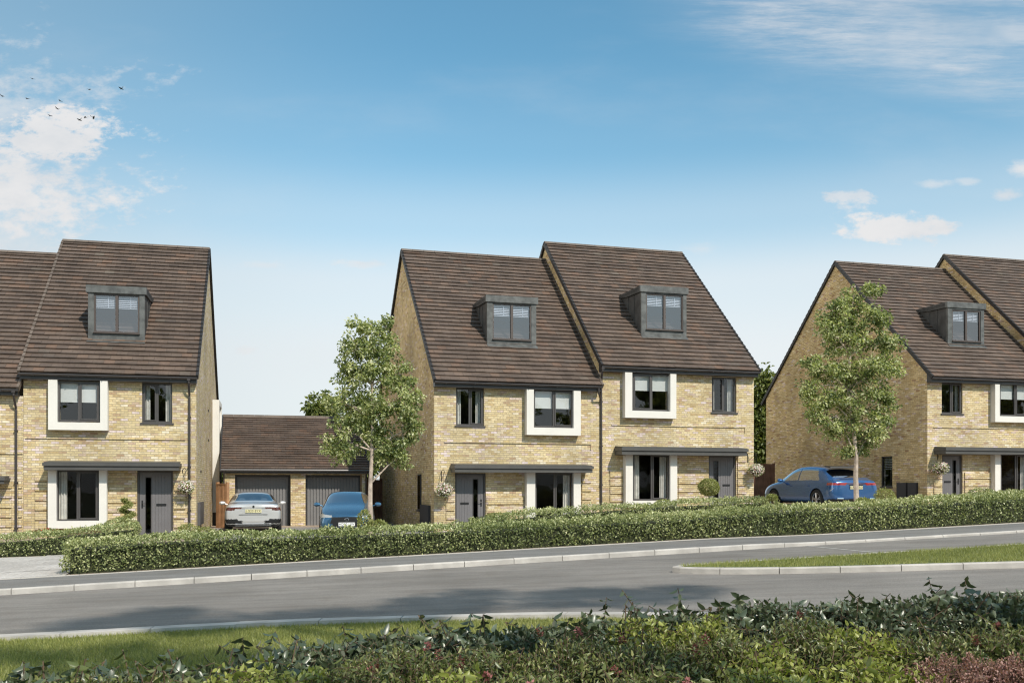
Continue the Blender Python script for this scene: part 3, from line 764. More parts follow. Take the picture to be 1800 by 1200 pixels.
# pair: house 2 and house 3
B23 = F2.u(1054)
h2, e2, r2, W2 = house(F2, 0., B23 - .004, dict(floor=.02, gut=(905, 682.5), ridge=(831, 448.5), sides='l', ov=(.06, -.02),
    windows=[dict(r=(801, 682, 850, 748), glass='glass_up', curtain='LR', sash=1),
             dict(r=(938, 685, 1008, 751), d=-.13, glass='glass_up', curtain='', blind=.48, sill=False, sash=1),
             dict(r=(941, 830, 1008, 911), d=-.13, curtain='R', sill=False, sash=1)],
    surrounds=[sur((926, 683, 1021, 764.5), (938.5, 0, 1008.5, 751.5)), sur((926, 830, 1021, 924), (941, 0, 1008.5, 911))],
    door=(800, 831, 854, 930), glass_right=True, canopy=(799, 817, 1044, 830), string=(781, 1039, 779), ret=True,
    pipe=(1047.5, 'join', 0),
    bands=[(784, 799, 869, 4), (856, 920, 873, 4), (1022.5, 1039, 836, 7)],
    dormer=((855, 521, 944, 607), (866, 534, 934, 597)),
    lholes=[]),
    'lower left house of the middle pair, door on the left, left gable behind the tree')
h3, e3, r3, W3 = house(F2, B23, F2.u(1325), dict(floor=.66, gut=(1196, 656.5), ridge=(1084, 436.5), sides='lr', ov=(.06, .06),
    windows=[dict(r=(1112, 657, 1178, 722), d=-.13, glass='glass_up', curtain='', blind=.44, sill=False, sash=-1),
             dict(r=(1250, 663, 1293, 725), glass='glass_up', curtain='LR', sash=-1),
             dict(r=(1113, 798, 1178, 879), d=-.13, curtain='LR', sill=False, sash=1)],
    surrounds=[sur((1099, 655, 1189, 734.5), (1111.5, 0, 1178.5, 722)), sur((1100, 798, 1190.5, 891.5), (1112.5, 0, 1178.5, 879.5))],
    door=(1246, 800, 1294, 900), canopy=(1093, 786, 1316, 799.5), string=(1075, 1310, 749.5), ret=True, pipe=(1057, 0, -.06),
    bands=[(1072, 1098, 826, 6), (1192, 1244, 838, 5), (1296, 1311, 800, 8)],
    dormer=((1126, 504, 1208, 592), (1136, 517, 1201, 580))),
    'taller right house of the middle pair, grey door on the right beside clipped ball shrub')
# right pair
gw = F4.gable
a0, z0_ = gw(1568.5, 855, 0); a1, z1_ = gw(1548.5, 802, 0)
fl4 = .80
W45 = 5.93
h4, e4, r4, W4 = house(F4, 0., W45 - .004, dict(floor=fl4, gut=(1716, 673), ridge=(1555, 467), sides='l', ov=(.06, -.02),
    windows=[dict(r=(1653.5, 673, 1690, 727), glass='glass_up', curtain='r', sash=1),
             dict(r=(1757, 673, 1812, 731), d=-.13, glass='glass_up', curtain='', blind=.48, sill=False, sash=1),
             dict(r=(1759, 798, 1812, 880), d=-.13, curtain='R', sill=False, sash=1)],
    surrounds=[sur((1749.5, 672, 1822, 742), (1757.5, 0, 1812, 731.5)), sur((1749.5, 798, 1822, 893), (1759, 0, 1812, 881))],
    door=(1656, 799, 1692, 905), glass_right=True, canopy=(1663, 786.5, 1836, 798), string=(1640, 1828, 753), ret=True,
    bands=[(1641, 1655, 830, 5), (1695, 1741, 830, 5)],
    dormer=((1665, 532, 1731, 607), (1674, 545, 1724, 600)),
    lholes=[(min(a0, a1), z0_ - fl4, max(a0, a1), z1_ - fl4)]),
    'right house with broad shaded gable behind the blue car')
zr5 = F4.z(1659, 448, HALF) if False else None
def ridge_z_at(F, u, px, py):
    x, y = F.world(u, HALF); return CAMZ + (HORY - py) / FOC * y
zr5 = ridge_z_at(F4, W45, 1658, 449); ze5 = (e4 + fl4) + (zr5 - (r4 + fl4))
h5, *_ = house(F4, W45, W45 * 2, dict(floor=fl4 + .7, ze=ze5, zr=zr5, sides='lr', ov=(.06, .06), pipe=(1841, 0, 0),
    windows=[dict(r=(1868, 642, 1920, 705), glass='glass_up', curtain='LR'), dict(r=(1975, 642, 2010, 705), glass='glass_up', curtain='LR', sash=-1), dict(r=(1868, 775, 1920, 850), curtain='LR')], canopy=(1850, 762, 2040, 774)), 'cropped house at the right picture edge, its higher roof rising above its neighbour')
# gable fittings -----------------------------------------------------------
def meter(F, u, root, ua, px0, px1, py0, py1, side, mat='meter'):
    d0, zA = F.gable(px0, py0, u); d1, _ = F.gable(px1, py0, u); dm, zB = F.gable((px0 + px1) / 2, py1, u)
    zA = F.gable((px0 + px1) / 2, py0, u)[1]; z = root.location.z; x = u - ua
    x0, x1 = (x - .09, x - .002) if side < 0 else (x + .002, x + .09)
    o = MB().box(x0, x1, min(d0, d1), max(d0, d1), zB - z, zA - z).build('meter_box', M[mat], root, fix=False)
    bevel(o, .012, 2); y0, y1 = min(d0, d1), max(d0, d1); xx = x0 - .004 if side < 0 else x1
    MB().box(xx, xx + .004, y0 + .04, y1 - .04, zB - z + .05, zA - z - .05).build('meter_door', M[mat], o, fix=False)
meter(F1, 0., h1, U1L, 347, 353.5, 882, 921, 1, 'meter_lt')
meter(F2, 0., h2, 0., 742, 757, 887, 926, -1)
meter(F4, 0., h4, 0., 1579, 1596, 848, 890, -1); meter(F4, 0., h4, 0., 1598.5, 1614, 848, 890, -1)
# narrow side window of the middle pair, standing slightly proud
d0, za = F2.gable(741, 833, 0); d1, _ = F2.gable(736, 833, 0); zb = F2.gable(738, 896, 0)[1]
w = MB().box(-.05, -.002, min(d0, d1), max(d0, d1), zb - .02, za - .02).box(-.09, -.002, min(d0, d1) - .05, max(d0, d1) + .05, zb - .07, zb - .022).build('side_window', M['trim'], h2, fix=False)
MB().box(-.054, -.051, min(d0, d1) + .04, max(d0, d1) - .04, zb + .03, za - .07).build('pane', M['glass'], w, fix=False)
# side window of the right house
y0, y1, z0, z1 = min(a0, a1), max(a0, a1), z0_ - fl4, z1_ - fl4
w = MB().box(.05, .11, y0, y0 + .05, z0, z1).box(.05, .11, y1 - .05, y1, z0, z1).box(.05, .11, y0 + .05, y1 - .05, z0, z0 + .05).box(.05, .11, y0 + .05, y1 - .05, z1 - .05, z1).build('side_window', M['trim'], h4, fix=False)
MB().box(.08, .084, y0 + .04, y1 - .04, z0 + .04, z1 - .04).build('pane', M['glass'], w, fix=False)
sb = MB()
for k in range(7): sb.box(.14, .15, y0 + .06, y1 - .06, z1 - .12 - k * .07, z1 - .10 - k * .07)
sb.build('slat_blind', M['slat'], w, fix=False)
MB().box(-.03, .05, y0 - .03, y1 + .03, z0 - .06, z0 - .004).build('sill', M['trim'], w, fix=False)
# vents on house 1 gable, white two-storey bay on the same wall
for px, py in ((366, 722), (366, 774), (352.5, 829)):
    d, z = F1.gable(px, py, 0); x = -U1L
    MB().box(x + .002, x + .03, d - .05, d + .05, z - .06, z + .03).build('air_vent', M['black'], h1, fix=False)
d, z = F2.gable(692, 556, 0); MB().box(-.04, -.002, d - .1, d + .1, z - .1, z + .05).build('air_vent', M['black'], h2, fix=False)
db, zt = F1.gable(373.5, 703, 0); zb = F1.gable(373.5, 900, 0)[1]; x = -U1L
bw = MB(); P_ = F1.u(385.5, db)
bw.box(x + .002, x + P_, db, db + .22, zb - .02, zt).box(x + .002, x + P_, db + 2.0, db + 2.2, zb, zt).box(x + .002, x + P_, db + .22, db + 2.0, zb, zb + .2).box(x + .002, x + P_, db + .22, db + 2.0, zt - .2, zt).box(x + .002, x + P_ - .08, db + .22, db + 2.0, zb + .2, zt - .2)
bevel(bw.build('side_bay', M['white'], h1, fix=False), .01, 2)
MB().box(x + .002, x + P_ - .1, db + .05, db + 2.1, -.9, zb - .022).build('bay_plinth', M['black'], h1, fix=False)

# ------------------------------------------------------------------ garage
FG = Frame(15.4, 393, 38.9)
def garage():
    W = FG.u(644); zf = .05; ox, oy = FG.world(0); root = empty('garage', (ox, oy, zf), FG.t, 'double brick garage with two grey doors behind the parked cars', 'garage')
    hd = 4.4; ze = FG.z(515, 824, -.3) - zf; zr = FG.z(500, 733, hd) - zf; sl = (zr - ze) / (hd + .3)
    doors = [(FG.u(413), FG.u(511)), (FG.u(537), FG.u(636))]; zd = FG.z(515, 834, 0) - zf
    wl = MB(); wall_face(wl, 0, W, -.6, ze - .1, [(a, -.3, b, zd) for a, b in doors], lambda a, z, t: (a, t, z), .55)
    for x, t in ((0, 1), (W, -1)):
        top = [(.002, -.6), (2 * hd, -.6), (2 * hd, ze), (hd, zr - .05), (.002, ze)]
        wl.quad([(x, *p) for p in top]); wl.quad([(x + .2 * t, *p) for p in top][::-1])
    wl.quad([(0, 2 * hd, -.6), (0, 2 * hd, ze), (W, 2 * hd, ze), (W, 2 * hd, -.6)])
    wl.build('wall', M['brick'], root, fix=False)
    rf = MB(); roof_slope(rf, -.12, W + .12, -.3, ze, hd, zr, .235); roof_slope(rf, -.12, W + .12, 2 * hd + .3, ze, hd, zr, .235); roof = rf.build('roof', M['tile'], root, fix=False)
    rg = MB(); x = -.12
    while x < W + .1:
        x2 = min(x + .45, W + .12); rg.prism([(hd - .13, zr - .03), (hd - .09, zr + .05), (hd, zr + .085), (hd + .09, zr + .05), (hd + .13, zr - .03)], 0, x + .003, x2 - .003); x = x2
    rg.build('ridge_tile', M['ridge'], roof, fix=False)
    vg = MB()
    for x in (-.15, W + .10): vg.prism([(-.32, ze - .1), (-.32, ze + .06), (hd, zr + .06), (2 * hd + .32, ze + .06), (2 * hd + .32, ze - .1), (hd, zr - .1)], 0, x, x + .05)
    vg.build('verge_trim', M['verge'], roof, fix=False)
    MB().box(-.1, W + .1, -.2, -.175, ze - .17, ze).box(-.1, W + .1, -.175, -.002, ze - .17, ze - .155).build('fascia', M['trim'], root, fix=False)
    g = MB(); g.tube([(-.12, -.27, ze - .05), (W + .12, -.27, ze - .05)], .055, 8); g.build('gutter', M['gutter'], root, fix=False)
    for x in (.06 - .05, W - .02):
        MB().tube([(x, -.25, ze - .08), (x, -.2, ze - .2), (x, -.06, ze - .42), (x, -.06, -.4)], .036, 8).build('downpipe', M['pipe'], root, fix=False)
    for a, b in doors:
        m = MB(); y = .42; n = 17; w_ = (b - a - .16) / n
        m.box(a + .08, b - .08, y + .04, y + .08, -.3, zd - .08)
        for k in range(n):
            m.box(a + .08 + k * w_ + .020, a + .08 + (k + 1) * w_ - .020, y, y + .0395, -.2, zd - .1)
        o = m.build('garage_door', M['gdoor'], root, fix=False)
        MB().box(a, a + .08, y - .03, y + .08, -.3, zd).box(b - .08, b, y - .03, y + .08, -.3, zd).box(a + .08, b - .08, y - .03, y + .08, zd - .08, zd).build('door_frame', M['trim'], o, fix=False)
        MB().box((a + b) / 2 - .06, (a + b) / 2 + .06, y - .03, y, .75, .80).build('handle', M['black'], o, fix=False)
garage()

# ------------------------------------------------------------------ fences
def fence(px0, px1, Y0, Y1, ztop, label, mat):
    a = Vector(((px0 - 900) / FOC * Y0, Y0)); b = Vector(((px1 - 900) / FOC * Y1, Y1)); L = (b - a).length; ang = math.atan2(b.y - a.y, b.x - a.x)
    z = min(gxy(*a), gxy(*b)); root = empty('wooden_fence', (a.x, a.y, z), ang, label, 'fence'); h = ztop - z
    m = MB(); x = 0
    while x < L: m.box(x, min(x + .118, L), 0 if int(x / .12) % 2 else .008, .02, 0, h - .03 - random.uniform(0, .008)); x += .12
    m.build('board_panel', mat, root, fix=False)
    for zz in (.3, h - .35): MB().box(0, L, .022, .07, zz, zz + .09).build('rail', mat, root, fix=False)
    MB().box(0, L, -.015, .045, h - .028, h).build('capping', mat, root, fix=False)
    for x in (0, L): MB().box(x - .05, x + .05, .02, .12, -.1, h + .05).build('post', mat, root, fix=False)
fence(380, 397, 37.6, 37.2, 1.75, 'light brown timber fence between leftmost full house and garage', M['fence'])
fence(640, 672, 41.8, 43.0, 1.95, 'dark timber fence between garage and the middle pair of houses', M['fence_dk'])
fence(1318, 1362, 46.2, 48.0, 2.75, 'brown timber fence behind the bonnet of the blue car', M['fence_dk'])

# ------------------------------------------------------------------ foliage things
def tree(name, X, Y, lobes, label, group=None, fork=None, trunk_r=.07, leaf='lf_tree', bark='bark', nl=34, dens=1., lsize=.10, zg=None, yspread=1., seed=1, cl_r=.20):
    """lobes: (x, z, rx, rz) in metres relative to the trunk foot; depth radius follows rx"""
    rg = np.random.default_rng(seed); zg = gxy(X, Y) if zg is None else zg
    root = empty(name, (X, Y, zg), 0, label, 'tree', group)
    tk = MB(); top = max(l[1] + l[3] * .6 for l in lobes); fz = fork or min(l[1] - l[3] for l in lobes)
    def wob(p, s): return tuple(np.array(p) + rg.normal(size=3) * s)
    main = [(0, 0, -.1), (0.01, 0, fz * .35), (-.01, .01, fz * .7), (0, 0, fz)]
    cx = lambda z: np.average([l[0] for l in lobes], weights=[1 / (.3 + abs(l[1] - z)) for l in lobes])
    k = 5
    for i in range(1, k + 1):
        z = fz + (top - fz) * i / k; main.append((cx(z) * .7 * min(1, i / 2) + rg.normal() * .03, rg.normal() * .04, z))
    rads = [trunk_r * 1.25] + [trunk_r * (1 - .12 * i) for i in range(3)] + [trunk_r * .55 * (1 - i / (k + .5)) + .006 for i in range(k)]
    tk.tube(main, rads, 9)
    segs = [np.array(p) for p in main[3:]]; limbs = list(segs)
    cents = []; 
    for (lx, lz, rx, rz) in lobes:
        ry = rx * yspread
        cy = rg.normal() * .25 * ry
        c = np.array([lx, cy, lz])
        att = min([s for s in segs if s[2] < lz + .1] or segs[:1], key=lambda s: np.linalg.norm(s - c) + .5 * abs(lz - s[2] - .6))
        mid = (att + c) / 2 + np.array([0, 0, .1]) + rg.normal(size=3) * .04
        r0 = trunk_r * .38; tk.tube([tuple(att), tuple(mid), tuple(c)], [r0, r0 * .65, .008], 6, cap=False); limbs += [mid, c, (att + mid) / 2, (mid + c) / 2]
        n = max(5, int(dens * 16 * (rx * rz * 4) ** .85 / .5))
        u_ = nrm(rg.normal(size=(n, 3))); rad = rg.random(n) ** .45
        cents.append(c + u_ * rad[:, None] * np.array([rx, ry, rz]) * .93)
    cents = np.concatenate(cents); LB = np.array(limbs)
    for c in cents:
        j = np.argmin(np.linalg.norm(LB - c, axis=1)); a = LB[j]; mid = (a + c) / 2 + np.array([0, 0, .04])
        tk.tube([tuple(a), tuple(mid), tuple(c)], [.011, .007, .003], 4, cap=False)
    tk.build('trunk', M[bark], root, smooth=True, fix=False)
    C = []; D = []; Nn = []; Rn = []
    for c in cents:
        n = int(nl * rg.uniform(.5, 1.4)); u_ = nrm(rg.normal(size=(n, 3))); r = rg.random(n) ** .5 * cl_r * rg.uniform(.7, 1.3)
        p = c + u_ * r[:, None] * np.array([1, 1, .75]); C.append(p); dd = u_ + np.array([0, 0, -.35]) + rg.normal(size=(n, 3)) * .5; D.append(dd)
        Nn.append(np.array([.25, -.3, .8]) + rg.normal(size=(n, 3)) * .55); Rn.append(np.clip(rg.uniform(.12, .72) + rg.normal(size=n) * .24, 0, 1))
    C = np.concatenate(C); D = np.concatenate(D); Nn = np.concatenate(Nn); Rn = np.concatenate(Rn); n = len(C)
    V, F, rn = leaf_mesh(C, D, Nn, lsize * rg.uniform(.65, 1.25, n), lsize * .68 * rg.uniform(.7, 1.2, n), curl=.3, rnd=Rn)
    fast('crown', V, F, M[leaf], root, rn)
    return root
def px_lobes(L, X0px, basey, Y): return [((x - X0px) * Y / FOC, (basey - y) * Y / FOC, rx * Y / FOC, ry * Y / FOC) for x, y, rx, ry in L]
Y1 = 24.0; zg = gxy((651 - 900) / FOC * Y1, Y1); by = HORY + (CAMZ - zg) * FOC / Y1
tree('street_tree', (651 - 900) / FOC * Y1, Y1, px_lobes([(640, 580, 30, 30), (676, 578, 18, 24), (625, 618, 34, 34), (668, 620, 40, 34), (612, 655, 26, 26), (655, 665, 46, 40), (700, 665, 34, 34), (583, 705, 30, 20), (610, 712, 36, 30), (660, 715, 42, 34), (706, 712, 36, 30), (730, 702, 12, 20), (575, 780, 20, 22), (605, 792, 34, 24), (600, 758, 30, 22), (648, 765, 38, 32), (692, 770, 36, 34), (722, 752, 18, 26), (705, 800, 26, 22), (672, 800, 26, 20)], 651, by, Y1),
     'slender young tree beside the dark car, loose crown overlapping the garage roof', 'young street trees behind the long hedge', fork=(by - 850) * Y1 / FOC, trunk_r=.068, dens=.74, lsize=.086, seed=3, nl=48, cl_r=.155)
Y2 = 25.9; X2 = (1505 - 900) / FOC * Y2; zg = gxy(X2, Y2); by = HORY + (CAMZ - zg) * FOC / Y2
tree('street_tree', X2, Y2, px_lobes([(1496, 532, 36, 26), (1532, 512, 14, 18), (1468, 556, 30, 26), (1524, 562, 42, 28), (1448, 580, 24, 20), (1490, 600, 46, 32), (1548, 606, 32, 26), (1430, 640, 24, 22), (1475, 650, 46, 34), (1530, 655, 46, 34), (1566, 648, 18, 22), (1418, 684, 16, 18), (1450, 700, 44, 28), (1512, 706, 50, 32), (1562, 700, 24, 26), (1436, 738, 24, 18), (1482, 752, 42, 22), (1540, 745, 34, 24), (1522, 776, 32, 22), (1490, 788, 18, 12)], 1505, by, Y2),
     'fuller young tree in front of the blue car and the broad gable', 'young street trees behind the long hedge', fork=(by - 805) * Y2 / FOC, trunk_r=.072, dens=.80, lsize=.086, seed=8, nl=50, cl_r=.17)
# trees far behind the gaps
def far_tree(px, Y, ytop, wid, label, seed, ylow=880):
    X = (px - 900) / FOC * Y; z0 = .0; top = (HORY - ytop) / FOC * Y + CAMZ - z0; w = wid * Y / FOC
    rg = np.random.default_rng(seed); L = []
    for i in range(9):
        t = i / 8; z = top * (.28 + .62 * t); r = w * (.62 - .42 * abs(t - .35))
        L.append((rg.uniform(-.35, .35) * w, z, r * rg.uniform(.6, .95), top * .15))
    tree('broadleaf_tree', X, Y, L, label, 'trees behind the houses', fork=top * .2, trunk_r=.16, leaf='lf_back', bark='bark_dk', dens=.62, nl=30, lsize=.26, zg=z0, seed=seed, cl_r=.5)
far_tree(566, 56, 706, 50, 'dark green tree rising behind the right end of the garage roof', 21)
far_tree(640, 60, 700, 46, 'green tree hidden behind the slender young tree', 22)
far_tree(1344, 58, 655, 46, 'green tree filling the gap between the middle pair and the right house', 23)
far_tree(384, 60, 775, 22, 'green tree glimpsed between the leftmost full house and the garage', 24)
# tall trees standing behind the viewpoint: their shadows lie on the road and they show in the panes
def tall(X, Y, h, r, label, seed, dens=.55):
    rg = np.random.default_rng(seed); L = []
    for i in range(11):
        a = rg.uniform(0, 6.28); q = rg.uniform(.1, .75) * r; L.append((math.cos(a) * q * 2.3, h + rg.uniform(-.6, .6) * r, r * .34, .32))
    tree('broadleaf_tree', X, Y, L, label, 'tall trees behind the viewpoint', fork=h - 4.2, trunk_r=.24, leaf='lf_back', bark='bark_dk', dens=dens, nl=22, lsize=.20, seed=seed, cl_r=.34, yspread=1.0)
SUN = Vector((.593, -.805, .93)).normalized()
def from_shadow(px, py, h):
    m = (px - 900) / FOC; Y = 1.55 / ((py - HORY) / FOC); k = h / SUN.z
    return m * Y + SUN.x * k, Y + SUN.y * k
for (px, py, h, r, s, lab) in ((1010, 1060, 20.5, 1.45, 31, 'tall tree behind the viewpoint casting the right-hand road shadow'), (490, 1078, 21.5, 1.8, 32, 'tall tree behind the viewpoint casting the left-hand road shadow'), (250, 1142, 23., 1.1, 33, 'tree behind the viewpoint dappling the grass verge')):
    X, Y = from_shadow(px, py, h); tall(X, Y, h, r, lab, s, .46 if s != 32 else .75)
rgb_ = np.random.default_rng(5)
for i, (x, y, h, wd) in enumerate(((-14, -40, 15, 3), (-2, -42, 13, 3), (11, -44, 15, 3), (21, -7, 8.5, 1.6), (32, -16, 11, 2.2), (42, -4, 8.8, 1.8), (52, -18, 12, 2.6), (63, -1, 10, 2), (76, 3, 9.5, 2.2), (88, -9, 12, 2.4), (104, -14, 13, 3))):
    L = [(rgb_.uniform(-wd, wd), h * .15 + h * .75 * j / 8, wd * rgb_.uniform(.8, 1.1), h * .11) for j in range(9)]
    tree('broadleaf_tree', x, y, L, 'broad tree across the road behind the viewpoint', 'row of trees reflected in the windows', fork=h * .15, trunk_r=.22, leaf='lf_back', bark='bark_dk', dens=.30, nl=28, lsize=.40, seed=50 + i, cl_r=.7)

def fnoise(P, k, seed=0):
    """cheap smooth noise"""
    r = np.random.default_rng(seed); o = np.zeros(len(P))
    for _ in range(6):
        w = r.normal(size=3) * k; o += np.sin(P @ w + r.uniform(0, 6.28))
    return o / 6
def hedge(name, u0, u1, v0, v1, ztop, label, seed=1, dens=950, lsize=.052, hfun=None, group=None, leaf='lf_hedge', zbot=None):
    """clipped hedge running along u; ztop(u) = height of its top"""
    rg = np.random.default_rng(seed); L = u1 - u0; um = (u0 + u1) / 2
    ox, oy = uv2xy(um, (v0 + v1) / 2); root = empty(name, (ox, oy, gz(um, v0)), 0, label, 'hedge', group); off = np.array([ox, oy, gz(um, v0)])
    rz = .17
    def surf(n_f, n_t, n_e):
        P = []; Nn = []
        u = rg.uniform(u0, u1, n_f); v = np.full(n_f, v0); t = rg.random(n_f) ** .85; P.append((u, v, t)); Nn.append(np.tile([0, -1, .25], (n_f, 1)))
        u = rg.uniform(u0, u1, n_t); v = rg.uniform(v0, v1, n_t); P.append((u, v, np.ones(n_t))); Nn.append(np.tile([0, 0, 1.], (n_t, 1)))
        for uu, s in ((u0, -1), (u1, 1)):
            P.append((np.full(n_e, uu), rg.uniform(v0, v1, n_e), rg.random(n_e))); Nn.append(np.tile([s, 0, .2], (n_e, 1)))
        n_b = n_f // 3; P.append((rg.uniform(u0, u1, n_b), np.full(n_b, v1), rg.random(n_b))); Nn.append(np.tile([0, 1, .2], (n_b, 1)))
        return [np.concatenate([p[i] for p in P]) for i in range(3)], np.concatenate(Nn)
    hm = ztop(um) - gz(um, v0)
    (u, v, t), N_ = surf(int(L * hm * dens), int(L * (v1 - v0) * dens), int((v1 - v0) * hm * dens))
    zb = np.array([gz(a, b) for a, b in zip(u, v)]); zt = np.array([ztop(a) for a in u]); z = zb + .03 + (zt - zb) * t
    # round the shoulders
    ed = np.minimum(np.clip((v - v0) / rz, 0, 1), np.clip((v1 - v) / rz, 0, 1)); z = z - (t > .98) * (1 - ed) ** 2 * .10
    tt = np.clip((t - .8) / .2, 0, 1) * (N_[:, 1] < -.5); v = v + tt ** 2 * .08
    Q = np.stack([u * CT - v * ST, u * ST + v * CT, z], 1); NW = np.stack([N_[:, 0] * CT - N_[:, 1] * ST, N_[:, 0] * ST + N_[:, 1] * CT, N_[:, 2]], 1); NW = nrm(NW)
    bump = fnoise(Q, 2.4, seed) * .10 + fnoise(Q, 10, seed + 1) * .065 + fnoise(Q, 26, seed + 2) * .03
    Q = Q + NW * bump[:, None] + rg.normal(size=Q.shape) * .012 - NW * (rg.random(len(Q)) ** 2 * .07)[:, None]
    n = len(Q); D = NW * .55 + rg.normal(size=(n, 3)) * .6 + np.array([0, 0, .25]); NN = NW * .6 + np.array([.1, -.1, .55]) + rg.normal(size=(n, 3)) * .5
    ls = lsize * rg.uniform(.6, 1.3, n)
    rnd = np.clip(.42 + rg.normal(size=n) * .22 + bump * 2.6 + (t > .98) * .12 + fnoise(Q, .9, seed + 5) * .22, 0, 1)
    V, F, rn = leaf_mesh(Q - off, D, NN, ls, ls * .62, curl=.2, rnd=rnd)
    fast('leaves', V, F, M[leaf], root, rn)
    # woody inner body
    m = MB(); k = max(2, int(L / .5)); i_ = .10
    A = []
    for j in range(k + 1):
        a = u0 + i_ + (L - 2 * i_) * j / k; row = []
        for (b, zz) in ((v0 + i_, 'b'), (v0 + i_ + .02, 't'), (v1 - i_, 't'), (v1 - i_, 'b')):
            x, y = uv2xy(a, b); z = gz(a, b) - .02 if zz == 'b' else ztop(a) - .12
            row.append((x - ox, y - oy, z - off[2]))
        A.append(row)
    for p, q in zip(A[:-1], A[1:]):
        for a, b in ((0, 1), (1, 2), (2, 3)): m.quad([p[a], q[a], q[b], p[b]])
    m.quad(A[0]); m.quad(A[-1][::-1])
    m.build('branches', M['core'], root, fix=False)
    return root
# heights of the clipped tops, read at points along each hedge
def interp(tab): 
    xs, ys = zip(*tab); return lambda u: float(np.interp(u, xs, ys))
def ztab(pts, v):
    out = []
    for px, py in pts:
        m = (px - 900) / FOC; Y = v / (-m * ST + CT); u = (m * CT + ST) * Y; out.append((u, CAMZ + (HORY - py) / FOC * Y))
    return sorted(out)
def u_at(px, v): m = (px - 900) / FOC; Y = v / (-m * ST + CT); return (m * CT + ST) * Y
HT = ztab([(110, 952), (300, 941), (540, 934), (760, 926), (1000, 913), (1200, 903), (1330, 893), (1560, 882), (1800, 868), (2100, 850)], 20.9)
hedge('clipped_hedge', u_at(112, 19.9), 24., 19.86, 21.0, interp(HT), 'long clipped hedge running the whole length of the footpath', 3, group='clipped front hedges')
HT2 = ztab([(-300, 955), (0, 946), (120, 934), (236, 922)], 25.9)
hedge('clipped_hedge', -14, u_at(236, 25.4), 25.3, 26.4, interp(HT2), 'short low hedge under the window of the leftmost full house', 4, group='clipped front hedges', dens=800)
HT3 = ztab([(830, 912), (900, 905), (1050, 893), (1200, 882), (1370, 877)], 24.4)
hedge('clipped_hedge', u_at(835, 24.), u_at(1366, 24.), 23.9, 24.9, interp(HT3), 'inner hedge under the windows of the middle pair, behind the long hedge', 5, group='clipped front hedges', dens=800)
HT4 = ztab([(1620, 880), (1700, 874), (1800, 864), (2000, 848)], 24.4)
hedge('clipped_hedge', u_at(1640, 24.), 24., 23.9, 24.9, interp(HT4), 'inner hedge below the windows of the right house', 6, group='clipped front hedges', dens=800)

def blob_shrub(name, px, py, wpx, hpx, Y, label, leaf='lf_hedge', cat='shrub', n=None, lsize=.05, spiral=False, ball=False, group=None, seed=1, flowers=None, nf=0):
    rg = np.random.default_rng(seed); X = (px - 900) / FOC * Y; zc = CAMZ + (HORY - py) / FOC * Y; w = wpx * Y / FOC / 2; h = hpx * Y / FOC / 2; zb = gxy(X, Y)
    root = empty(name, (X, Y, zb), 0, label, cat, group); c = np.array([0, 0, zc - zb]); n = n or int(9000 * w * h + 400)
    if spiral:
        t = rg.random(n); a = t * 6.28 * 2.6; rr = w * (1.05 - .78 * t); P = np.stack([np.cos(a) * rr * .62, np.sin(a) * rr * .62, -h + 2 * h * t], 1) + rg.normal(size=(n, 3)) * np.array([w * .26, w * .26, h * .07]) * (1.1 - .6 * t)[:, None]; Nn = P * np.array([1, 1, .3])
    else:
        u_ = nrm(rg.normal(size=(n, 3))); b = 1 + .13 * fnoise(u_, 3.5, seed) + .05 * fnoise(u_, 9, seed); P = u_ * (b * (.72 + .28 * rg.random(n) ** .4))[:, None] * np.array([w, w, h]); Nn = u_
    D = nrm(Nn) * .5 + rg.normal(size=(n, 3)) * .6; NN = nrm(Nn) + np.array([0, 0, .5]) + rg.normal(size=(n, 3)) * .5
    V, F, rn = leaf_mesh(P + c, D, NN, lsize * rg.uniform(.6, 1.3, n), lsize * .6, rnd=np.clip(.5 + rg.normal(size=n) * .25, 0, 1)); fast('leaves', V, F, M[leaf], root, rn)
    st = MB(); st.tube([(0, 0, -.05), (0, 0, c[2] * .5), (0, 0, c[2])], .018, 6)
    if not ball and not spiral:
        for k in range(6): q = rdir(1)[0]; st.tube([(0, 0, 0), tuple(c + q * np.array([w, w, h]) * .7)], [.01, .004], 4)
    st.build('stem', M['stem'], root, fix=False)
    if flowers:
        u_ = nrm(rg.normal(size=(nf, 3)) + np.array([0, -.6, .5])); P = u_ * np.array([w, w, h]) * 1.02
        V, F, rn = leaf_mesh(P + c, u_ + rg.normal(size=(nf, 3)) * .5, rg.normal(size=(nf, 3)), .05, .05, rnd=rg.random(nf)); fast('flowers', V, F, M[flowers], root, rn)
    return root
blob_shrub('spiral_topiary', 222, 900, 34, 46, 29.0, 'clipped spiral topiary beside the leftmost grey front door', 'lf_pale', 'shrub', 3800, .050, spiral=True, seed=2)
blob_shrub('ball_topiary', 1246, 856, 36, 30, 34.2, 'clipped ball shrub on a stem beside the door of the taller middle house', 'lf_pale', 'shrub', 3800, .05, ball=True, seed=3)
G = 'small garden shrubs along the house fronts'
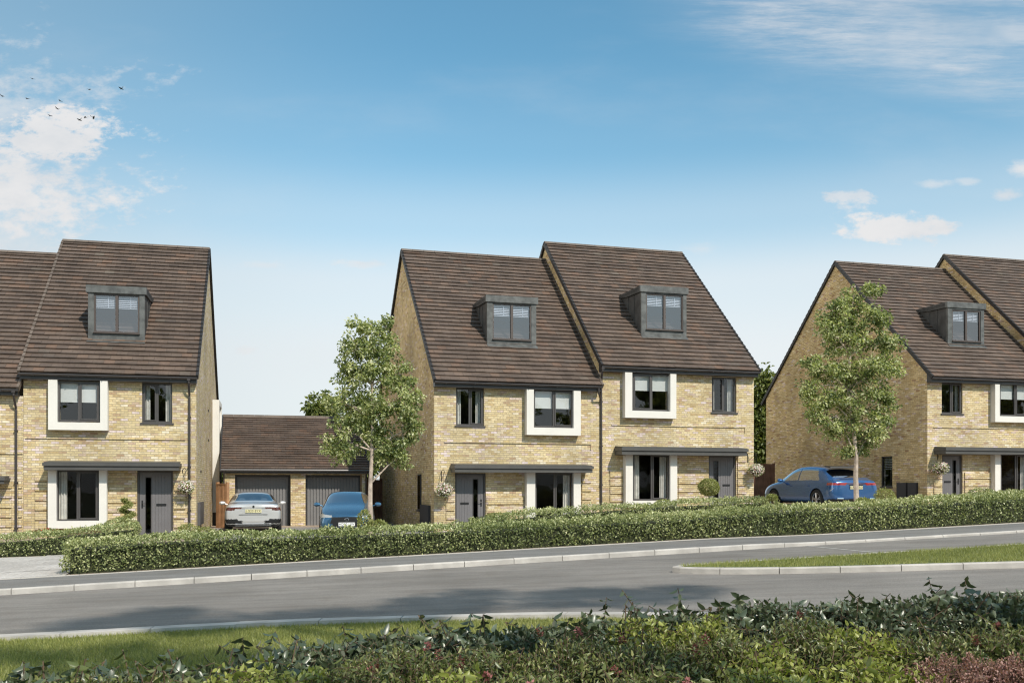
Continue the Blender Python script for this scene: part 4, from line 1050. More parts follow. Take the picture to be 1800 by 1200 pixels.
for i, (px, py, w, h, Y, lf, fl, nf, lab) in enumerate([
    (212, 928, 66, 36, 26.6, 'lf_hedge', None, 0, 'rounded shrub at the right end of the short low hedge'),
    (332, 934, 40, 26, 27.0, 'lf_pale', None, 0, 'feathery pale shrub below the leftmost hanging basket'),
    (362, 938, 34, 24, 26.2, 'lf_pale', None, 0, 'loose pale shrub at the foot of the sunlit gable'),
    (84, 935, 46, 12, 28.9, 'lf_hedge', 'fl_red', 30, 'low plant with red flowers under the leftmost white bay frame'),
    (641, 916, 24, 40, 23.2, 'lf_pale', None, 0, 'upright pale shrub left of the slender tree trunk'),
    (664, 924, 34, 20, 23.4, 'lf_pale', None, 0, 'low pale shrub right of the slender tree trunk'),
    (873, 908, 38, 14, 30.0, 'lf_pale', None, 0, 'low shrub right of the door of the lower middle house'),
    (1128, 892, 24, 9, 30.5, 'lf_hedge', 'fl_red', 24, 'low plant with red flowers at the foot of the middle house window'),
    (1168, 888, 40, 20, 30.2, 'lf_pale', None, 0, 'shrub below the ground-floor window of the taller middle house'),
    (1556, 874, 34, 32, 27.5, 'lf_pale', None, 0, 'spiky pale shrub behind the hedge right of the blue car'),
    (1516, 882, 24, 14, 25.4, 'lf_pale', None, 0, 'tiny pale shrub beside the trunk of the fuller tree'),
    (1357, 874, 18, 10, 26.0, 'lf_pale', None, 0, 'tiny pale tuft on the end of the inner hedge by the blue car'),
    (1726, 870, 50, 24, 25.3, 'lf_hedge', None, 0, 'rounded shrub beside the door of the right house')]):
    blob_shrub('garden_shrub', px, py, w, h, Y, lab, lf, 'shrub', None, .05, seed=20 + i, flowers=fl, nf=nf, group=G)

def hanging_basket(F, px, py, lab, bx, seed, d=-.32, wpx=27):
    """wall bracket at column bx, basket centred at (px,py)"""
    rg = np.random.default_rng(seed); u = F.u(px, d); z = F.z(px, py, d); x, y = F.world(u, d); root = empty('hanging_basket', (x, y, z), F.t, lab, 'hanging basket', 'hanging baskets by the front doors')
    r = wpx * F.Y(px, d) / FOC / 2
    b = MB(); b.lathe([(.0, -r * .75), (r * .4, -r * .68), (r * .68, -r * .35), (r * .78, .0), (r * .7, .02), (0, .02)], 16); b.build('basket', M['soil'], root, smooth=True, fix=False)
    bu = F.u(bx, 0) - u; k = MB(); top = r * 2.3
    k.tube([(bu, -d - .01, top - .35), (bu, -d - .01, top)], .012, 6); k.tube([(bu, -d - .01, top), (bu * .5, -d * .5, top + .05), (0, 0, top)], .010, 6); k.tube([(bu, -d - .01, top - .3), (0, 0, top - .02)], .007, 5)
    k.build('bracket', M['black'], root, fix=False)
    ch = MB()
    for a in (0, 2.1, 4.2): ch.tube([(0, 0, top), (math.cos(a) * r * .76, math.sin(a) * r * .76, 0)], .005, 4)
    ch.build('chain', M['black'], root, fix=False)
    n = 520; u_ = nrm(rg.normal(size=(n, 3)) + np.array([0, 0, .1])); P = u_ * r * np.array([1, 1, .8]) * (.6 + .45 * rg.random((n, 1))) + np.array([0, 0, .0])
    V, Fc, rn = leaf_mesh(P, u_ + rg.normal(size=(n, 3)) * .6, u_ + rg.normal(size=(n, 3)) * .5, .055, .035, rnd=rg.random(n)); fast('foliage', V, Fc, M['lf_tree'], root, rn)
    n = 260; u_ = nrm(rg.normal(size=(n, 3)) + np.array([0, -.5, .45])); P = u_ * r * np.array([1.03, 1.03, .85]) * (.9 + .15 * rg.random((n, 1)))
    V, Fc, rn = leaf_mesh(P, nrm(rg.normal(size=(n, 3))), u_, .05, .05, fold=.1, rnd=rg.random(n)); fast('flowers', V, Fc, M['fl_white'], root, rn)
hanging_basket(F1, 327, 856, 'hanging basket of white flowers beside the leftmost grey door', 321, 1)
hanging_basket(F2, 781, 862, 'hanging basket of white flowers left of the lower middle house door', 776, 2, wpx=30)
hanging_basket(F2, 1329, 826, 'hanging basket of pink and white flowers at the right corner of the middle pair', 1314, 3, wpx=26)
hanging_basket(F4, 1653, 823, 'hanging basket of white flowers left of the right house door', 1648, 4, wpx=27)

# ------------------------------------------------------------------ cars
def car(kind, label, loc, rz, T, L, tyre_x, tr, wheel_r, paint, glassm, parts):
    """loft a closed shell through the stations T, subdivide, cut wheel wells, then sort faces into body, glass, lamps..."""
    root = empty(kind, loc, rz, label, 'car', 'cars parked outside the houses')
    bm = bmesh.new(); rings = []
    for (x, w, zb, zs, zbt, wb, wr, zra, zt) in T:
        half = [(0, zb), (w * .60, zb), (w * .93, zb + .03), (w, zb + (zs - zb) * .45), (w * .995, zs), (w * .5 + wb * .5 - .0, (zs + zbt) / 2 + .03), (wb, zbt), (wr * .35 + wb * .65 if zra - zbt > .15 else (wb + wr) / 2, zbt * .5 + zra * .5), (wr, zra), (wr * .5, zt - .008), (0, zt)]
        loop = [(x, y, z) for y, z in half] + [(x, -y, z) for y, z in half[-2:0:-1]]
        rings.append([bm.verts.new(p) for p in loop])
    n = len(rings[0])
    for a, b in zip(rings[:-1], rings[1:]):
        for k in range(n): bm.faces.new([a[k], a[(k + 1) % n], b[(k + 1) % n], b[k]])
    for ring, fl in ((rings[0], 1), (rings[-1], 0)):      # grid-like caps
        h = len(ring) // 2
        for k in range(h - 0):
            a, b = ring[k], ring[k + 1]; c, d = ring[(n - k - 1) % n], ring[(n - k) % n]
            vs = []
            for v in (a, b, c, d):
                if v not in vs: vs.append(v)
            if len(vs) >= 3: bm.faces.new(vs if fl else vs[::-1])
    bmesh.ops.recalc_face_normals(bm, faces=bm.faces)
    me = bpy.data.meshes.new('shell'); bm.to_mesh(me); bm.free(); tmp = bpy.data.objects.new('tmp', me); COL.objects.link(tmp)
    s = tmp.modifiers.new('s', 'SUBSURF'); s.levels = 3; s.render_levels = 3
    cb = bmesh.new()
    for x in tyre_x:
        for sy in (1, -1):
            bmesh.ops.create_cone(cb, cap_ends=True, segments=40, radius1=wheel_r + .045, radius2=wheel_r + .045, depth=.56, matrix=Matrix.Translation((x, sy * (tr + .12), wheel_r + .0)) @ Matrix.Rotation(math.pi / 2, 4, 'X'))
    cm = bpy.data.meshes.new('cut'); cb.to_mesh(cm); cb.free(); co = bpy.data.objects.new('cut', cm); COL.objects.link(co)
    b = tmp.modifiers.new('b', 'BOOLEAN'); b.operation = 'DIFFERENCE'; b.object = co; b.solver = 'EXACT'
    dg = bpy.context.evaluated_depsgraph_get(); ev = tmp.evaluated_get(dg); full = bpy.data.meshes.new_from_object(ev)
    bpy.data.objects.remove(tmp); bpy.data.objects.remove(co); bpy.data.meshes.remove(cm)
    V = np.array([v.co for v in full.vertices]); VN = np.array([v.normal for v in full.vertices]); sets = {}
    for p in full.polygons:
        c, nn = p.center, p.normal; k = None
        for x in tyre_x:
            rr = math.hypot(c.x - x, c.z - wheel_r)
            if rr < wheel_r + .05 and abs(c.y) > tr - .19 and (abs(nn.y) < .45 or abs(c.y) < tr - .12): k = ('wheel_arch', 'black')
        if k is None:
            for (nm, mt, test) in parts:
                if test(c, nn): k = (nm, mt); break
        if k is None: k = ('body', paint)
        sets.setdefault(k, []).append(tuple(p.vertices))
    bodyo = None
    order = sorted(sets, key=lambda q: q[0] != 'body')
    for (nm, mt) in order:
        fc = sets[(nm, mt)]; idx = sorted({i for f in fc for i in f}); mp = {j: i for i, j in enumerate(idx)}
        groups = [(nm, fc)]
        if nm in ('tail_light', 'headlight', 'side_window', 'wheel_arch', 'rear_bumper_trim'):
            groups = [(nm, [f for f in fc if sum(V[i][1] for i in f) > 0]), (nm, [f for f in fc if sum(V[i][1] for i in f) <= 0])]
        for g, ff in groups:
            if not ff: continue
            idx = sorted({i for f in ff for i in f}); mp = {j: i for i, j in enumerate(idx)}
            m2 = bpy.data.meshes.new(g); m2.from_pydata([tuple(V[i]) for i in idx], [], [tuple(mp[i] for i in f) for f in ff]); m2.materials.append(M[mt] if isinstance(mt, str) else mt); m2.shade_smooth()
            m2.normals_split_custom_set_from_vertices([tuple(VN[i]) for i in idx]) if nm != 'wheel_arch' else None
            o = bpy.data.objects.new(g, m2); COL.objects.link(o); o.parent = root
    bpy.data.meshes.remove(full)
    # wheels
    for x in tyre_x:
        for sy in (1, -1):
            y = sy * (tr - .10); w = MB(); hw = .115; r_ = wheel_r
            w.lathe([(r_ * .70, -hw), (r_ * .93, -hw), (r_, -hw * .7), (r_, hw * .7), (r_ * .93, hw), (r_ * .70, hw)], 32, 'y', (x, y, r_)); wo = w.build('wheel', M['rubber'], root, smooth=False, fix=False)
            rm = MB(); yo = y + sy * (hw - .02); rm.lathe([(r_ * .70, -.0 * sy), (r_ * .66, sy * .012), (r_ * .62, -.02 * sy)], 32, 'y', (x, yo, r_))
            for k in range(5):
                for da in (-.16, .16):
                    a = 2 * math.pi * k / 5 + .3; p0 = (x + math.cos(a) * .04, yo, r_ + math.sin(a) * .04); p1 = (x + math.cos(a + da) * r_ * .66, yo + sy * .004, r_ + math.sin(a + da) * r_ * .66)
                    rm.tube([p0, p1], [.022, .014], 5)
            rm.lathe([(.0, sy * .012), (.05, sy * .012), (.06, 0)], 16, 'y', (x, yo, r_)); rm.build('rim', M['alloy'], wo, fix=False)
            MB().lathe([(0, 0), (r_ * .70, 0)], 24, 'y', (x, yo - sy * .05, r_)).build('brake_disc', M['black'], wo, fix=False)
    return root
def mat_paint(nm, col, metal=.6, rough=.32):
    m, nt = newmat(nm); N = NT(nt); fl = N.smooth(N.noise(N.obj(), 400, 1), .3, .7, .92, 1.08); N.out(N.pbr(N.mix(1., col, fl, 'MULTIPLY'), rough, metal, .5, None, 1.)); return m
M['silver'] = mat_paint('silver_paint', (.60, .59, .58), .5); M['darkp'] = mat_paint('sky_tinted_dark_paint', (.055, .145, .25), .6, .20); M['bluep'] = mat_paint('blue_paint', (.045, .135, .33), .6, .22)  # hatchback paint carries the blue of the reflected sky in its base colour
M['cglass'] = mat_glass('car_glass', .32, (.40, .46, .52)); M['cglass_dk'] = mat_glass('tinted_car_glass', .62, (.22, .25, .28))
M['rubber'] = mat_plain('rubber', (.016, .016, .016), .8); M['alloy'] = mat_plain('alloy', (.52, .52, .54), .3, .9, var=.03)
M['tail'] = mat_plain('tail_lamp', (.28, .018, .012), .15, coat=1.); M['tail_dk'] = mat_plain('dark_tail_lamp', (.085, .022, .014), .12, coat=1.); M['lamp'] = mat_plain('headlamp', (.42, .43, .42), .12, .3, coat=1.)
M['plate_y'] = mat_plain('yellow_plate', (.62, .57, .33), .5, var=.02); M['plate_w'] = mat_plain('white_plate', (.78, .78, .78), .5, var=.02); M['cloth'] = mat_plain('seat_cloth', (.10, .09, .085), .8); M['white_seat'] = mat_plain('pale_seat', (.45, .43, .4), .7)
def plate(root, txt, x, z, sx, mat, tiltx=0):
    """number plate on the end of the car, facing sx along x"""
    o = bevel(MB().box(x, x + sx * .012, -.26, .26, z - .056, z + .056).build('number_plate', M[mat], root, fix=False), .004, 1)
    c = bpy.data.curves.new('lettering', 'FONT'); c.body = txt; c.size = .105; c.align_x = 'CENTER'; c.align_y = 'CENTER'; c.extrude = .001; c.space_character = 1.06
    t = bpy.data.objects.new('plate_lettering', c); COL.objects.link(t); t.parent = o; c.materials.append(M['black']); t.location = (x + sx * .0145, 0, z); t.rotation_euler = (math.pi / 2, 0, sx * math.pi / 2); bpy.context.view_layer.update()
    me = bpy.data.meshes.new_from_object(t.evaluated_get(bpy.context.evaluated_depsgraph_get())); t2 = bpy.data.objects.new('lettering', me); COL.objects.link(t2); t2.parent = o; t2.location = t.location; t2.rotation_euler = t.rotation_euler; bpy.data.objects.remove(t)
def mirrors(root, x, y, z, mat, s=1.):
    for sy in (1, -1):
        m = MB(); m.lathe([(0, -.11), (.05, -.10), (.075, -.03), (.075, .05), (.05, .10), (0, .11)], 10, 'y', (0, 0, 0))
        m.v = [(p[0] * 1.1 + x, p[1] + sy * (y + .14), p[2] * .95 + z) for p in m.v]; m.tube([(x, sy * (y - .05), z - .06), (x, sy * (y + .06), z - .02)], .02, 6)
        m.build('wing_mirror', M[mat], root, smooth=True, fix=False)
# pale sedan, back towards the street
T = [(0.00, .78, .44, .74, .90, .68, .45, .95, .96), (.07, .90, .27, .76, .98, .80, .55, 1.02, 1.03), (.22, .935, .22, .78, 1.0, .82, .60, 1.03, 1.045), (.60, .945, .20, .78, 1.02, .84, .62, 1.045, 1.06), (1.0, .945, .20, .78, 1.02, .85, .62, 1.12, 1.13),
     (1.75, .945, .20, .77, 1.0, .85, .58, 1.36, 1.39), (2.35, .945, .20, .76, .98, .85, .58, 1.41, 1.445), (3.0, .94, .20, .76, .96, .85, .58, 1.37, 1.41), (3.75, .935, .20, .75, .94, .85, .64, 1.0, 1.03), (4.35, .92, .20, .72, .88, .80, .6, .92, .94), (4.78, .88, .22, .62, .76, .72, .5, .79, .80), (4.94, .76, .32, .52, .62, .6, .4, .64, .65)]
def sd_parts(c, n): pass
SP = [('rear_window', 'cglass', lambda c, n: .90 < c.x < 1.72 and abs(c.y) < .66 and n.x < -.10 and n.z > .3 and c.z > 1.07),
      ('windscreen', 'cglass', lambda c, n: 3.05 < c.x < 3.75 and abs(c.y) < .66 and n.x > .15 and c.z > 1.03),
      ('side_window', 'cglass', lambda c, n: abs(n.y) > .45 and 1.25 < c.x < 3.55 and 1.02 < c.z < 1.32 and not 2.3 < c.x < 2.38 and abs(c.y) > .6),
      ('tail_light', 'tail_dk', lambda c, n: c.x < .42 and abs(c.y) > .40 and .845 - .05 * (abs(c.y) > .62) < c.z < .905),
      ('light_bar', 'black', lambda c, n: c.x < .25 and n.x < -.4 and abs(c.y) <= .40 and .858 < c.z < .872),
      ('rear_bumper_trim', 'black', lambda c, n: c.x < .30 and abs(c.y) > .36 and .36 < c.z < .46 + .05 * (abs(c.y) > .5) and n.x < -.1),
      ('diffuser', 'black', lambda c, n: c.x < .45 and c.z < .335)]
yS = 32.4; xS = (445.5 - 900) / FOC * yS; zS = gxy(xS, yS) + .006
sc_ = car('silver_saloon', 'silver saloon parked nose in at the left garage door', (xS, yS, zS), TH + math.pi / 2, T, 4.94, (1.08, 3.95), .93, .335, 'silver', 'cglass', SP)
plate(sc_, 'LG20 BYX', -.018, .78, -1, 'plate_y'); mirrors(sc_, 3.25, .93, 1.0, 'silver')
MB().box(-.03, .02, -.58, .58, .285, .305).build('chrome_strip', M['chrome'], sc_, fix=False)
bd = MB(); bd.lathe([(0, 0), (.030, 0), (.030, .006), (0, .006)], 20, 'y'); bd.v = [(p[1] - .0, p[0], p[2] + .925) for p in bd.v]; bd.build('badge', M['black'], sc_, fix=False)
bd = MB(); bd.lathe([(.030, -.004), (.040, -.004), (.040, .004), (.030, .004)], 20, 'y'); bd.v = [(p[1] - .003, p[0], p[2] + .925) for p in bd.v]; bd.build('badge_ring', M['chrome'], sc_, fix=False)
cr = MB(); cr.prism([(.10, .0), (.0, .0), (.02, .012)], 1, -.5, .5) if False else None
MB().box(-.012, .03, -.46, .46, .655, .668).build('bumper_crease', M['black'], sc_, fix=False)
for y in (-.38, 0, .38):
    h = MB(); h.lathe([(0, -.1), (.05, -.1), (.07, -.05), (.07, .05), (.05, .1), (0, .1)], 10, 'y', (1.55, y, 1.13 if y else 1.16)); h.box(1.5, 1.62, y - .2, y + .2, .7, 1.05); h.build('headrest', M['white_seat'] if y else M['cloth'], sc_, fix=False)
# dark hatchback, nose towards the street; x runs from nose to tail
T = [(0.00, .62, .26, .44, .56, .52, .36, .62, .64), (.07, .82, .19, .48, .64, .68, .42, .70, .72), (.28, .88, .17, .56, .74, .76, .48, .80, .82), (.75, .895, .17, .66, .86, .80, .56, .92, .94), (1.20, .90, .17, .70, .94, .83, .64, 1.0, 1.03),
     (1.95, .90, .17, .72, .97, .84, .60, 1.36, 1.40), (2.5, .90, .17, .73, .98, .84, .60, 1.42, 1.46), (3.3, .90, .18, .74, 1.0, .83, .58, 1.38, 1.42), (4.05, .88, .22, .76, 1.02, .80, .56, 1.12, 1.14), (4.38, .78, .35, .62, .90, .70, .5, .95, .96)]
DP = [('windscreen', 'cglass_dk', lambda c, n: 1.22 < c.x < 1.98 and abs(c.y) < .66 - .03 and n.x < -.2 and n.z > .2 and c.z > 1.03),
      ('rear_window', 'cglass_dk', lambda c, n: 3.5 < c.x < 4.1 and abs(c.y) < .58 and n.x > .2 and c.z > 1.12),
      ('side_window', 'cglass_dk', lambda c, n: abs(n.y) > .45 and 1.55 < c.x < 3.6 and 1.02 < c.z < 1.33 and abs(c.y) > .6),
      ('headlight', 'lamp', lambda c, n: c.x < .42 and abs(c.y) > .47 and .60 < c.z < .665 + (abs(c.y) - .47) * .14),
      ('grille', 'black', lambda c, n: c.x < .2 and n.x < -.3 and abs(c.y) < .50 - max(0, .42 - c.z) * .6 and .30 < c.z < .615),
      ('lower_intake', 'black', lambda c, n: c.x < .3 and n.x < -.2 and .20 < c.z < .27)]
yD = 31.2; xD = (609.5 - 900) / FOC * yD; zD = gxy(xD, yD) + .006
dc = car('dark_hatchback', 'dark blue hatchback facing the street before the right garage door', (xD, yD, zD), math.pi / 2 + .15, T, 4.38, (.86, 3.55), .885, .33, 'darkp', 'cglass', DP)
plate(dc, 'HD20 LJW', -.012, .385, -1, 'plate_w'); mirrors(dc, 1.55, .88, 1.0, 'darkp')
for pts, nm in (([(0.0, math.cos(a) * .062, math.sin(a) * .05 + .53) for a in [k * math.pi / 10 for k in range(21)]], 'badge_ring'), ([(0, -.055, .545), (0, -.02, .54), (0, 0, .515), (0, .02, .54), (0, .055, .545)], 'badge_wing')):
    MB().tube([(p[0] - .012, p[1], p[2]) for p in pts], .007, 5).build(nm, M['chrome'], dc, fix=False)
MB().tube([(-.0, -.48, .30), (-.03, -.2, .285), (-.035, 0, .283), (-.03, .2, .285), (-.0, .48, .30)], .008, 5).build('chrome_strip', M['chrome'], dc, fix=False)
# blue coupe-like suv, tail towards the street
T = [(0.00, .82, .50, .82, 1.00, .74, .55, 1.06, 1.08), (.07, .95, .36, .84, 1.08, .86, .62, 1.13, 1.15), (.22, .985, .31, .86, 1.12, .89, .66, 1.17, 1.19), (.42, .995, .28, .88, 1.13, .90, .68, 1.28, 1.30), (.95, 1.0, .26, .88, 1.13, .90, .66, 1.55, 1.59), (1.2, 1.0, .26, .88, 1.13, .90, .66, 1.61, 1.65),
     (1.9, 1.0, .26, .88, 1.11, .90, .67, 1.66, 1.70), (2.6, 1.0, .26, .87, 1.09, .90, .67, 1.66, 1.70), (3.15, 1.0, .26, .87, 1.07, .90, .66, 1.57, 1.62), (3.85, .99, .26, .86, 1.05, .90, .70, 1.13, 1.16), (4.45, .97, .28, .82, 1.0, .86, .66, 1.05, 1.07), (4.85, .92, .32, .72, .88, .78, .52, .93, .94), (5.0, .78, .42, .62, .74, .66, .45, .78, .79)]
BP = [('rear_window', 'cglass_dk', lambda c, n: .30 < c.x < .92 and abs(c.y) < .70 and n.x < -.3 and c.z > 1.23),
      ('windscreen', 'cglass_dk', lambda c, n: 3.1 < c.x < 3.85 and abs(c.y) < .68 and n.x > .2 and c.z > 1.16),
      ('side_window', 'cglass_dk', lambda c, n: abs(n.y) > .35 and c.z > 1.14 and c.z < 1.56 and c.x > .95 + (c.z - 1.14) * .9 and c.x < 3.62 - (c.z - 1.14) * 1.05 and not 2.34 < c.x < 2.42 and abs(c.y) > .6),
      ('tail_light', 'tail', lambda c, n: c.x < .40 and abs(c.y) > .40 and .95 < c.z < 1.035 and (n.x < -.2 or abs(c.y) > .8)),
      ('light_bar', 'tail_dk', lambda c, n: c.x < .25 and n.x < -.3 and abs(c.y) <= .40 and .985 < c.z < 1.02),
      ('number_plate_recess', 'black', lambda c, n: c.x < .22 and n.x < -.3 and abs(c.y) < .34 and .93 < c.z < .97),
      ('diffuser', 'black', lambda c, n: c.x < .4 and c.z < .45 and n.x < .2),
      ('sill_trim', 'black', lambda c, n: c.z < .34)]
yB = 35.0; xB = (1505 - 900) / FOC * yB; zB = gxy(xB, yB) + .006
bc = car('blue_suv', 'blue sloping-back car parked beside the broad gable behind the fuller tree', (xB, yB, zB), TH + math.pi / 2, T, 5.0, (1.02, 4.02), .985, .40, 'bluep', 'cglass', BP)
plate(bc, 'KX20 ZRO', -.015, .865, -1, 'plate_y'); mirrors(bc, 3.35, .95, 1.14, 'bluep')
bevel(MB().prism([(.60, 1.585), (.62, 1.62), (.98, 1.665), (.98, 1.63)], 1, -.66, .66).build('spoiler', M['black'], bc, fix=False), .01, 2)
for sy in (1, -1):
    for x in (1.5, 2.7): MB().box(x, x + .2, sy * .995, sy * 1.012, .93, .955).build('door_handle', M['bluep'], bc, fix=False)
    MB().tube([(.05, sy * .90, .84), (.16, sy * .975, .74)], .012, 5).build('reflector_strip', M['chrome'], bc, fix=False)
    MB().tube([(-.02, sy * .55, .47), (-.02, sy * .8, .47)], .03, 8).build('exhaust_pipe', M['chrome'], bc, fix=False)

# ------------------------------------------------------------------ birds
for i, (px, py) in enumerate(((57, 139), (48, 174), (3, 169), (106, 178), (100, 191), (88, 204), (140, 211), (150, 207), (164, 207), (157, 158), (213, 156))):
    Y = 62.; X = (px - 900) / FOC * Y; Z = CAMZ + (HORY - py) / FOC * Y; f = random.uniform(.1, .6); m = MB()
    m.tube([(0, -.10, 0), (0, -.07, .01), (0, 0, .01), (0, .08, 0), (0, .15, 0)], [.004, .018, .028, .016, .003], 6)
    for s in (1, -1):
        m.quad([(s * .02, -.05, .012), (s * .10, -.06, .012 + .06 * f), (s * .10, .02, .012 + .06 * f), (s * .02, .04, .012)]); m.quad([(s * .10, -.06, .012 + .06 * f), (s * .21, -.01, .02 + .01 * f), (s * .10, .02, .012 + .06 * f)])
    m.quad([(-.01, .12, 0), (.01, .12, 0), (.035, .20, 0), (-.035, .20, 0)])
    o = m.build('bird', M['bird'], fix=False); o.location = (X, Y, Z); o.rotation_euler = (random.uniform(-.3, .5), random.uniform(-.5, .5), random.uniform(0, 6.28)); tag(o, 'small dark bird flying in the loose flock against the left-hand cloud', 'bird', 'flock of birds against the cloud')

# ------------------------------------------------------------------ grass
def grass(name, poly, dens, h, zoff, label, box):
    (u0, u1, v0, v1) = box; n = int((u1 - u0) * (v1 - v0) * dens); P = np.stack([RNG.uniform(u0, u1, n), RNG.uniform(v0, v1, n)], 1)
    P = P[in_poly(P, poly)]; n = len(P); u, v = P[:, 0], P[:, 1]
    Q = np.stack([u * CT - v * ST, u * ST + v * CT, -.068 + .038 * u + zoff], 1)
    patch = fnoise(np.stack([u, v, v * 0], 1), 1.6, 3)
    D = np.array([0, 0, 1.]) + RNG.normal(size=(n, 3)) * np.array([.38, .38, .1]); D = nrm(D); S = nrm(np.cross(D, rdir(n))); hh = h * RNG.uniform(.55, 1.3, n)[:, None] * (1 + .18 * patch[:, None]); w = .0042
    V = np.stack([Q - S * w, Q + S * w, Q + D * hh + RNG.normal(size=(n, 3)) * np.array([.012, .012, 0])], 1).reshape(-1, 3); F = np.arange(n * 3).reshape(-1, 3)
    o = fast(name, V, [F], M['grass'], None, np.clip(.5 + patch * .3 + RNG.normal(size=n) * .22, 0, 1)); tag(o, label, 'grass', kind='stuff')
pn = [tuple(p) for p in NEARi] + [(30, -20), (-44, -20)]
grass('verge_grass', pn, 3800, .050, .018, 'mown grass verge between the road and the foreground shrubs', (-6.5, 6.5, 7.2, 13.6))
pi_ = [tuple(p) for p in ISLi]
grass('island_grass', pi_, 1500, .06, .092, 'mown grass on the raised traffic island at right', (6.9, 19, 9.5, 14.9))

# ------------------------------------------------------------------ foreground planting
def shoots_shrub(name, X, Y, rad, ht, label, leaf, n_sh, per, ls, wr=.45, cat='shrub', group=None, flower=None, nfl=0, seed=1, spread=.6, curl=.25, upright=.5, squash=1.):
    rg = np.random.default_rng(seed); z0 = -.068 + .038 * xy2uv(X, Y)[0] + .022; root = empty(name, (X, Y, z0), 0, label, cat, group)
    parts = []; st = MB(); fl = []
    for i in range(n_sh):
        a = rg.uniform(0, 6.283); q = math.sqrt(rg.random()); px, py = math.cos(a) * q * rad, math.sin(a) * q * rad * squash
        top = ht * (1 - .42 * q * q) * rg.uniform(.84, 1.04); tip = np.array([px, py, top]); base = np.array([px * .35, py * .35, 0])
        ax = nrm((tip - base)[None] * np.array([1, 1, .55]) + rg.normal(size=(1, 3)) * .25 + np.array([0, 0, upright * ht]))[0]; L = min(ht * .75, per * ls * .30)
        if i % 2 == 0: st.tube([tuple(base), tuple(tip - ax * L)], [.006, .004], 4, cap=False)
        st.tube([tuple(tip - ax * L), tuple(tip)], [.004, .0025], 3, cap=False)
        t = (np.arange(per) + rg.random(per) * .5) / per; ph = np.arange(per) * 2.4 + rg.uniform(0, 6)
        s1 = np.cross(ax, [0, .3, 1.]); s1 /= np.linalg.norm(s1) + 1e-9; s2 = np.cross(ax, s1); out = np.cos(ph)[:, None] * s1 + np.sin(ph)[:, None] * s2
        C = tip - ax * L * (1 - t)[:, None]; k = (.35 + 1.3 * t)[:, None]; D = out * spread * 1.7 + ax * k + np.array([0, 0, -.15]); Nn = ax * 1.0 - out * .35 + rg.normal(size=(per, 3)) * .22
        l = ls * (1.05 - .45 * t) * rg.uniform(.75, 1.2, per); parts.append(leaf_mesh(C, D, Nn, l, l * wr, True, curl, .16, np.clip(.40 + .25 * t + rg.normal(size=per) * .2, 0, 1)))
        if flower and i < nfl:
            m = 26; tt = rg.random(m); aa = rg.uniform(0, 6.28, m); o_ = np.cos(aa)[:, None] * s1 + np.sin(aa)[:, None] * s2; C = tip + ax * .03 + ax * (.075 * tt)[:, None] + o_ * (.014 * (1 - tt * .6))[:, None]
            fl.append(leaf_mesh(C, o_ + ax * .6, ax + rg.normal(size=(m, 3)) * .3, .026, .016, rnd=rg.random(m)))
    V, F, rn = join(parts); fast('leaves', V, F, M[leaf], root, rn, smooth=True); st.build('stems', M['stem'], root, fix=False)
    if fl: V, F, rn = join(fl); fast('flowers', V, F, M[flower], root, rn)
    return root
def at(px, Y): return (px - 900) / FOC * Y
KD = {'dark': dict(leaf='lf_laurel', n_sh=260, per=12, ls=.088, wr=.48, spread=.62), 'mid': dict(leaf='lf_green', n_sh=220, per=11, ls=.072, wr=.46, spread=.6), 'lime': dict(leaf='lf_lime', n_sh=120, per=10, ls=.068, wr=.44, spread=.55),
      'green': dict(leaf='lf_green', n_sh=210, per=12, ls=.066, wr=.34, flower='fl_pink', nfl=8, spread=.5, upright=.8), 'red': dict(leaf='lf_red', n_sh=260, per=16, ls=.030, wr=.5, spread=.5, upright=.9)}
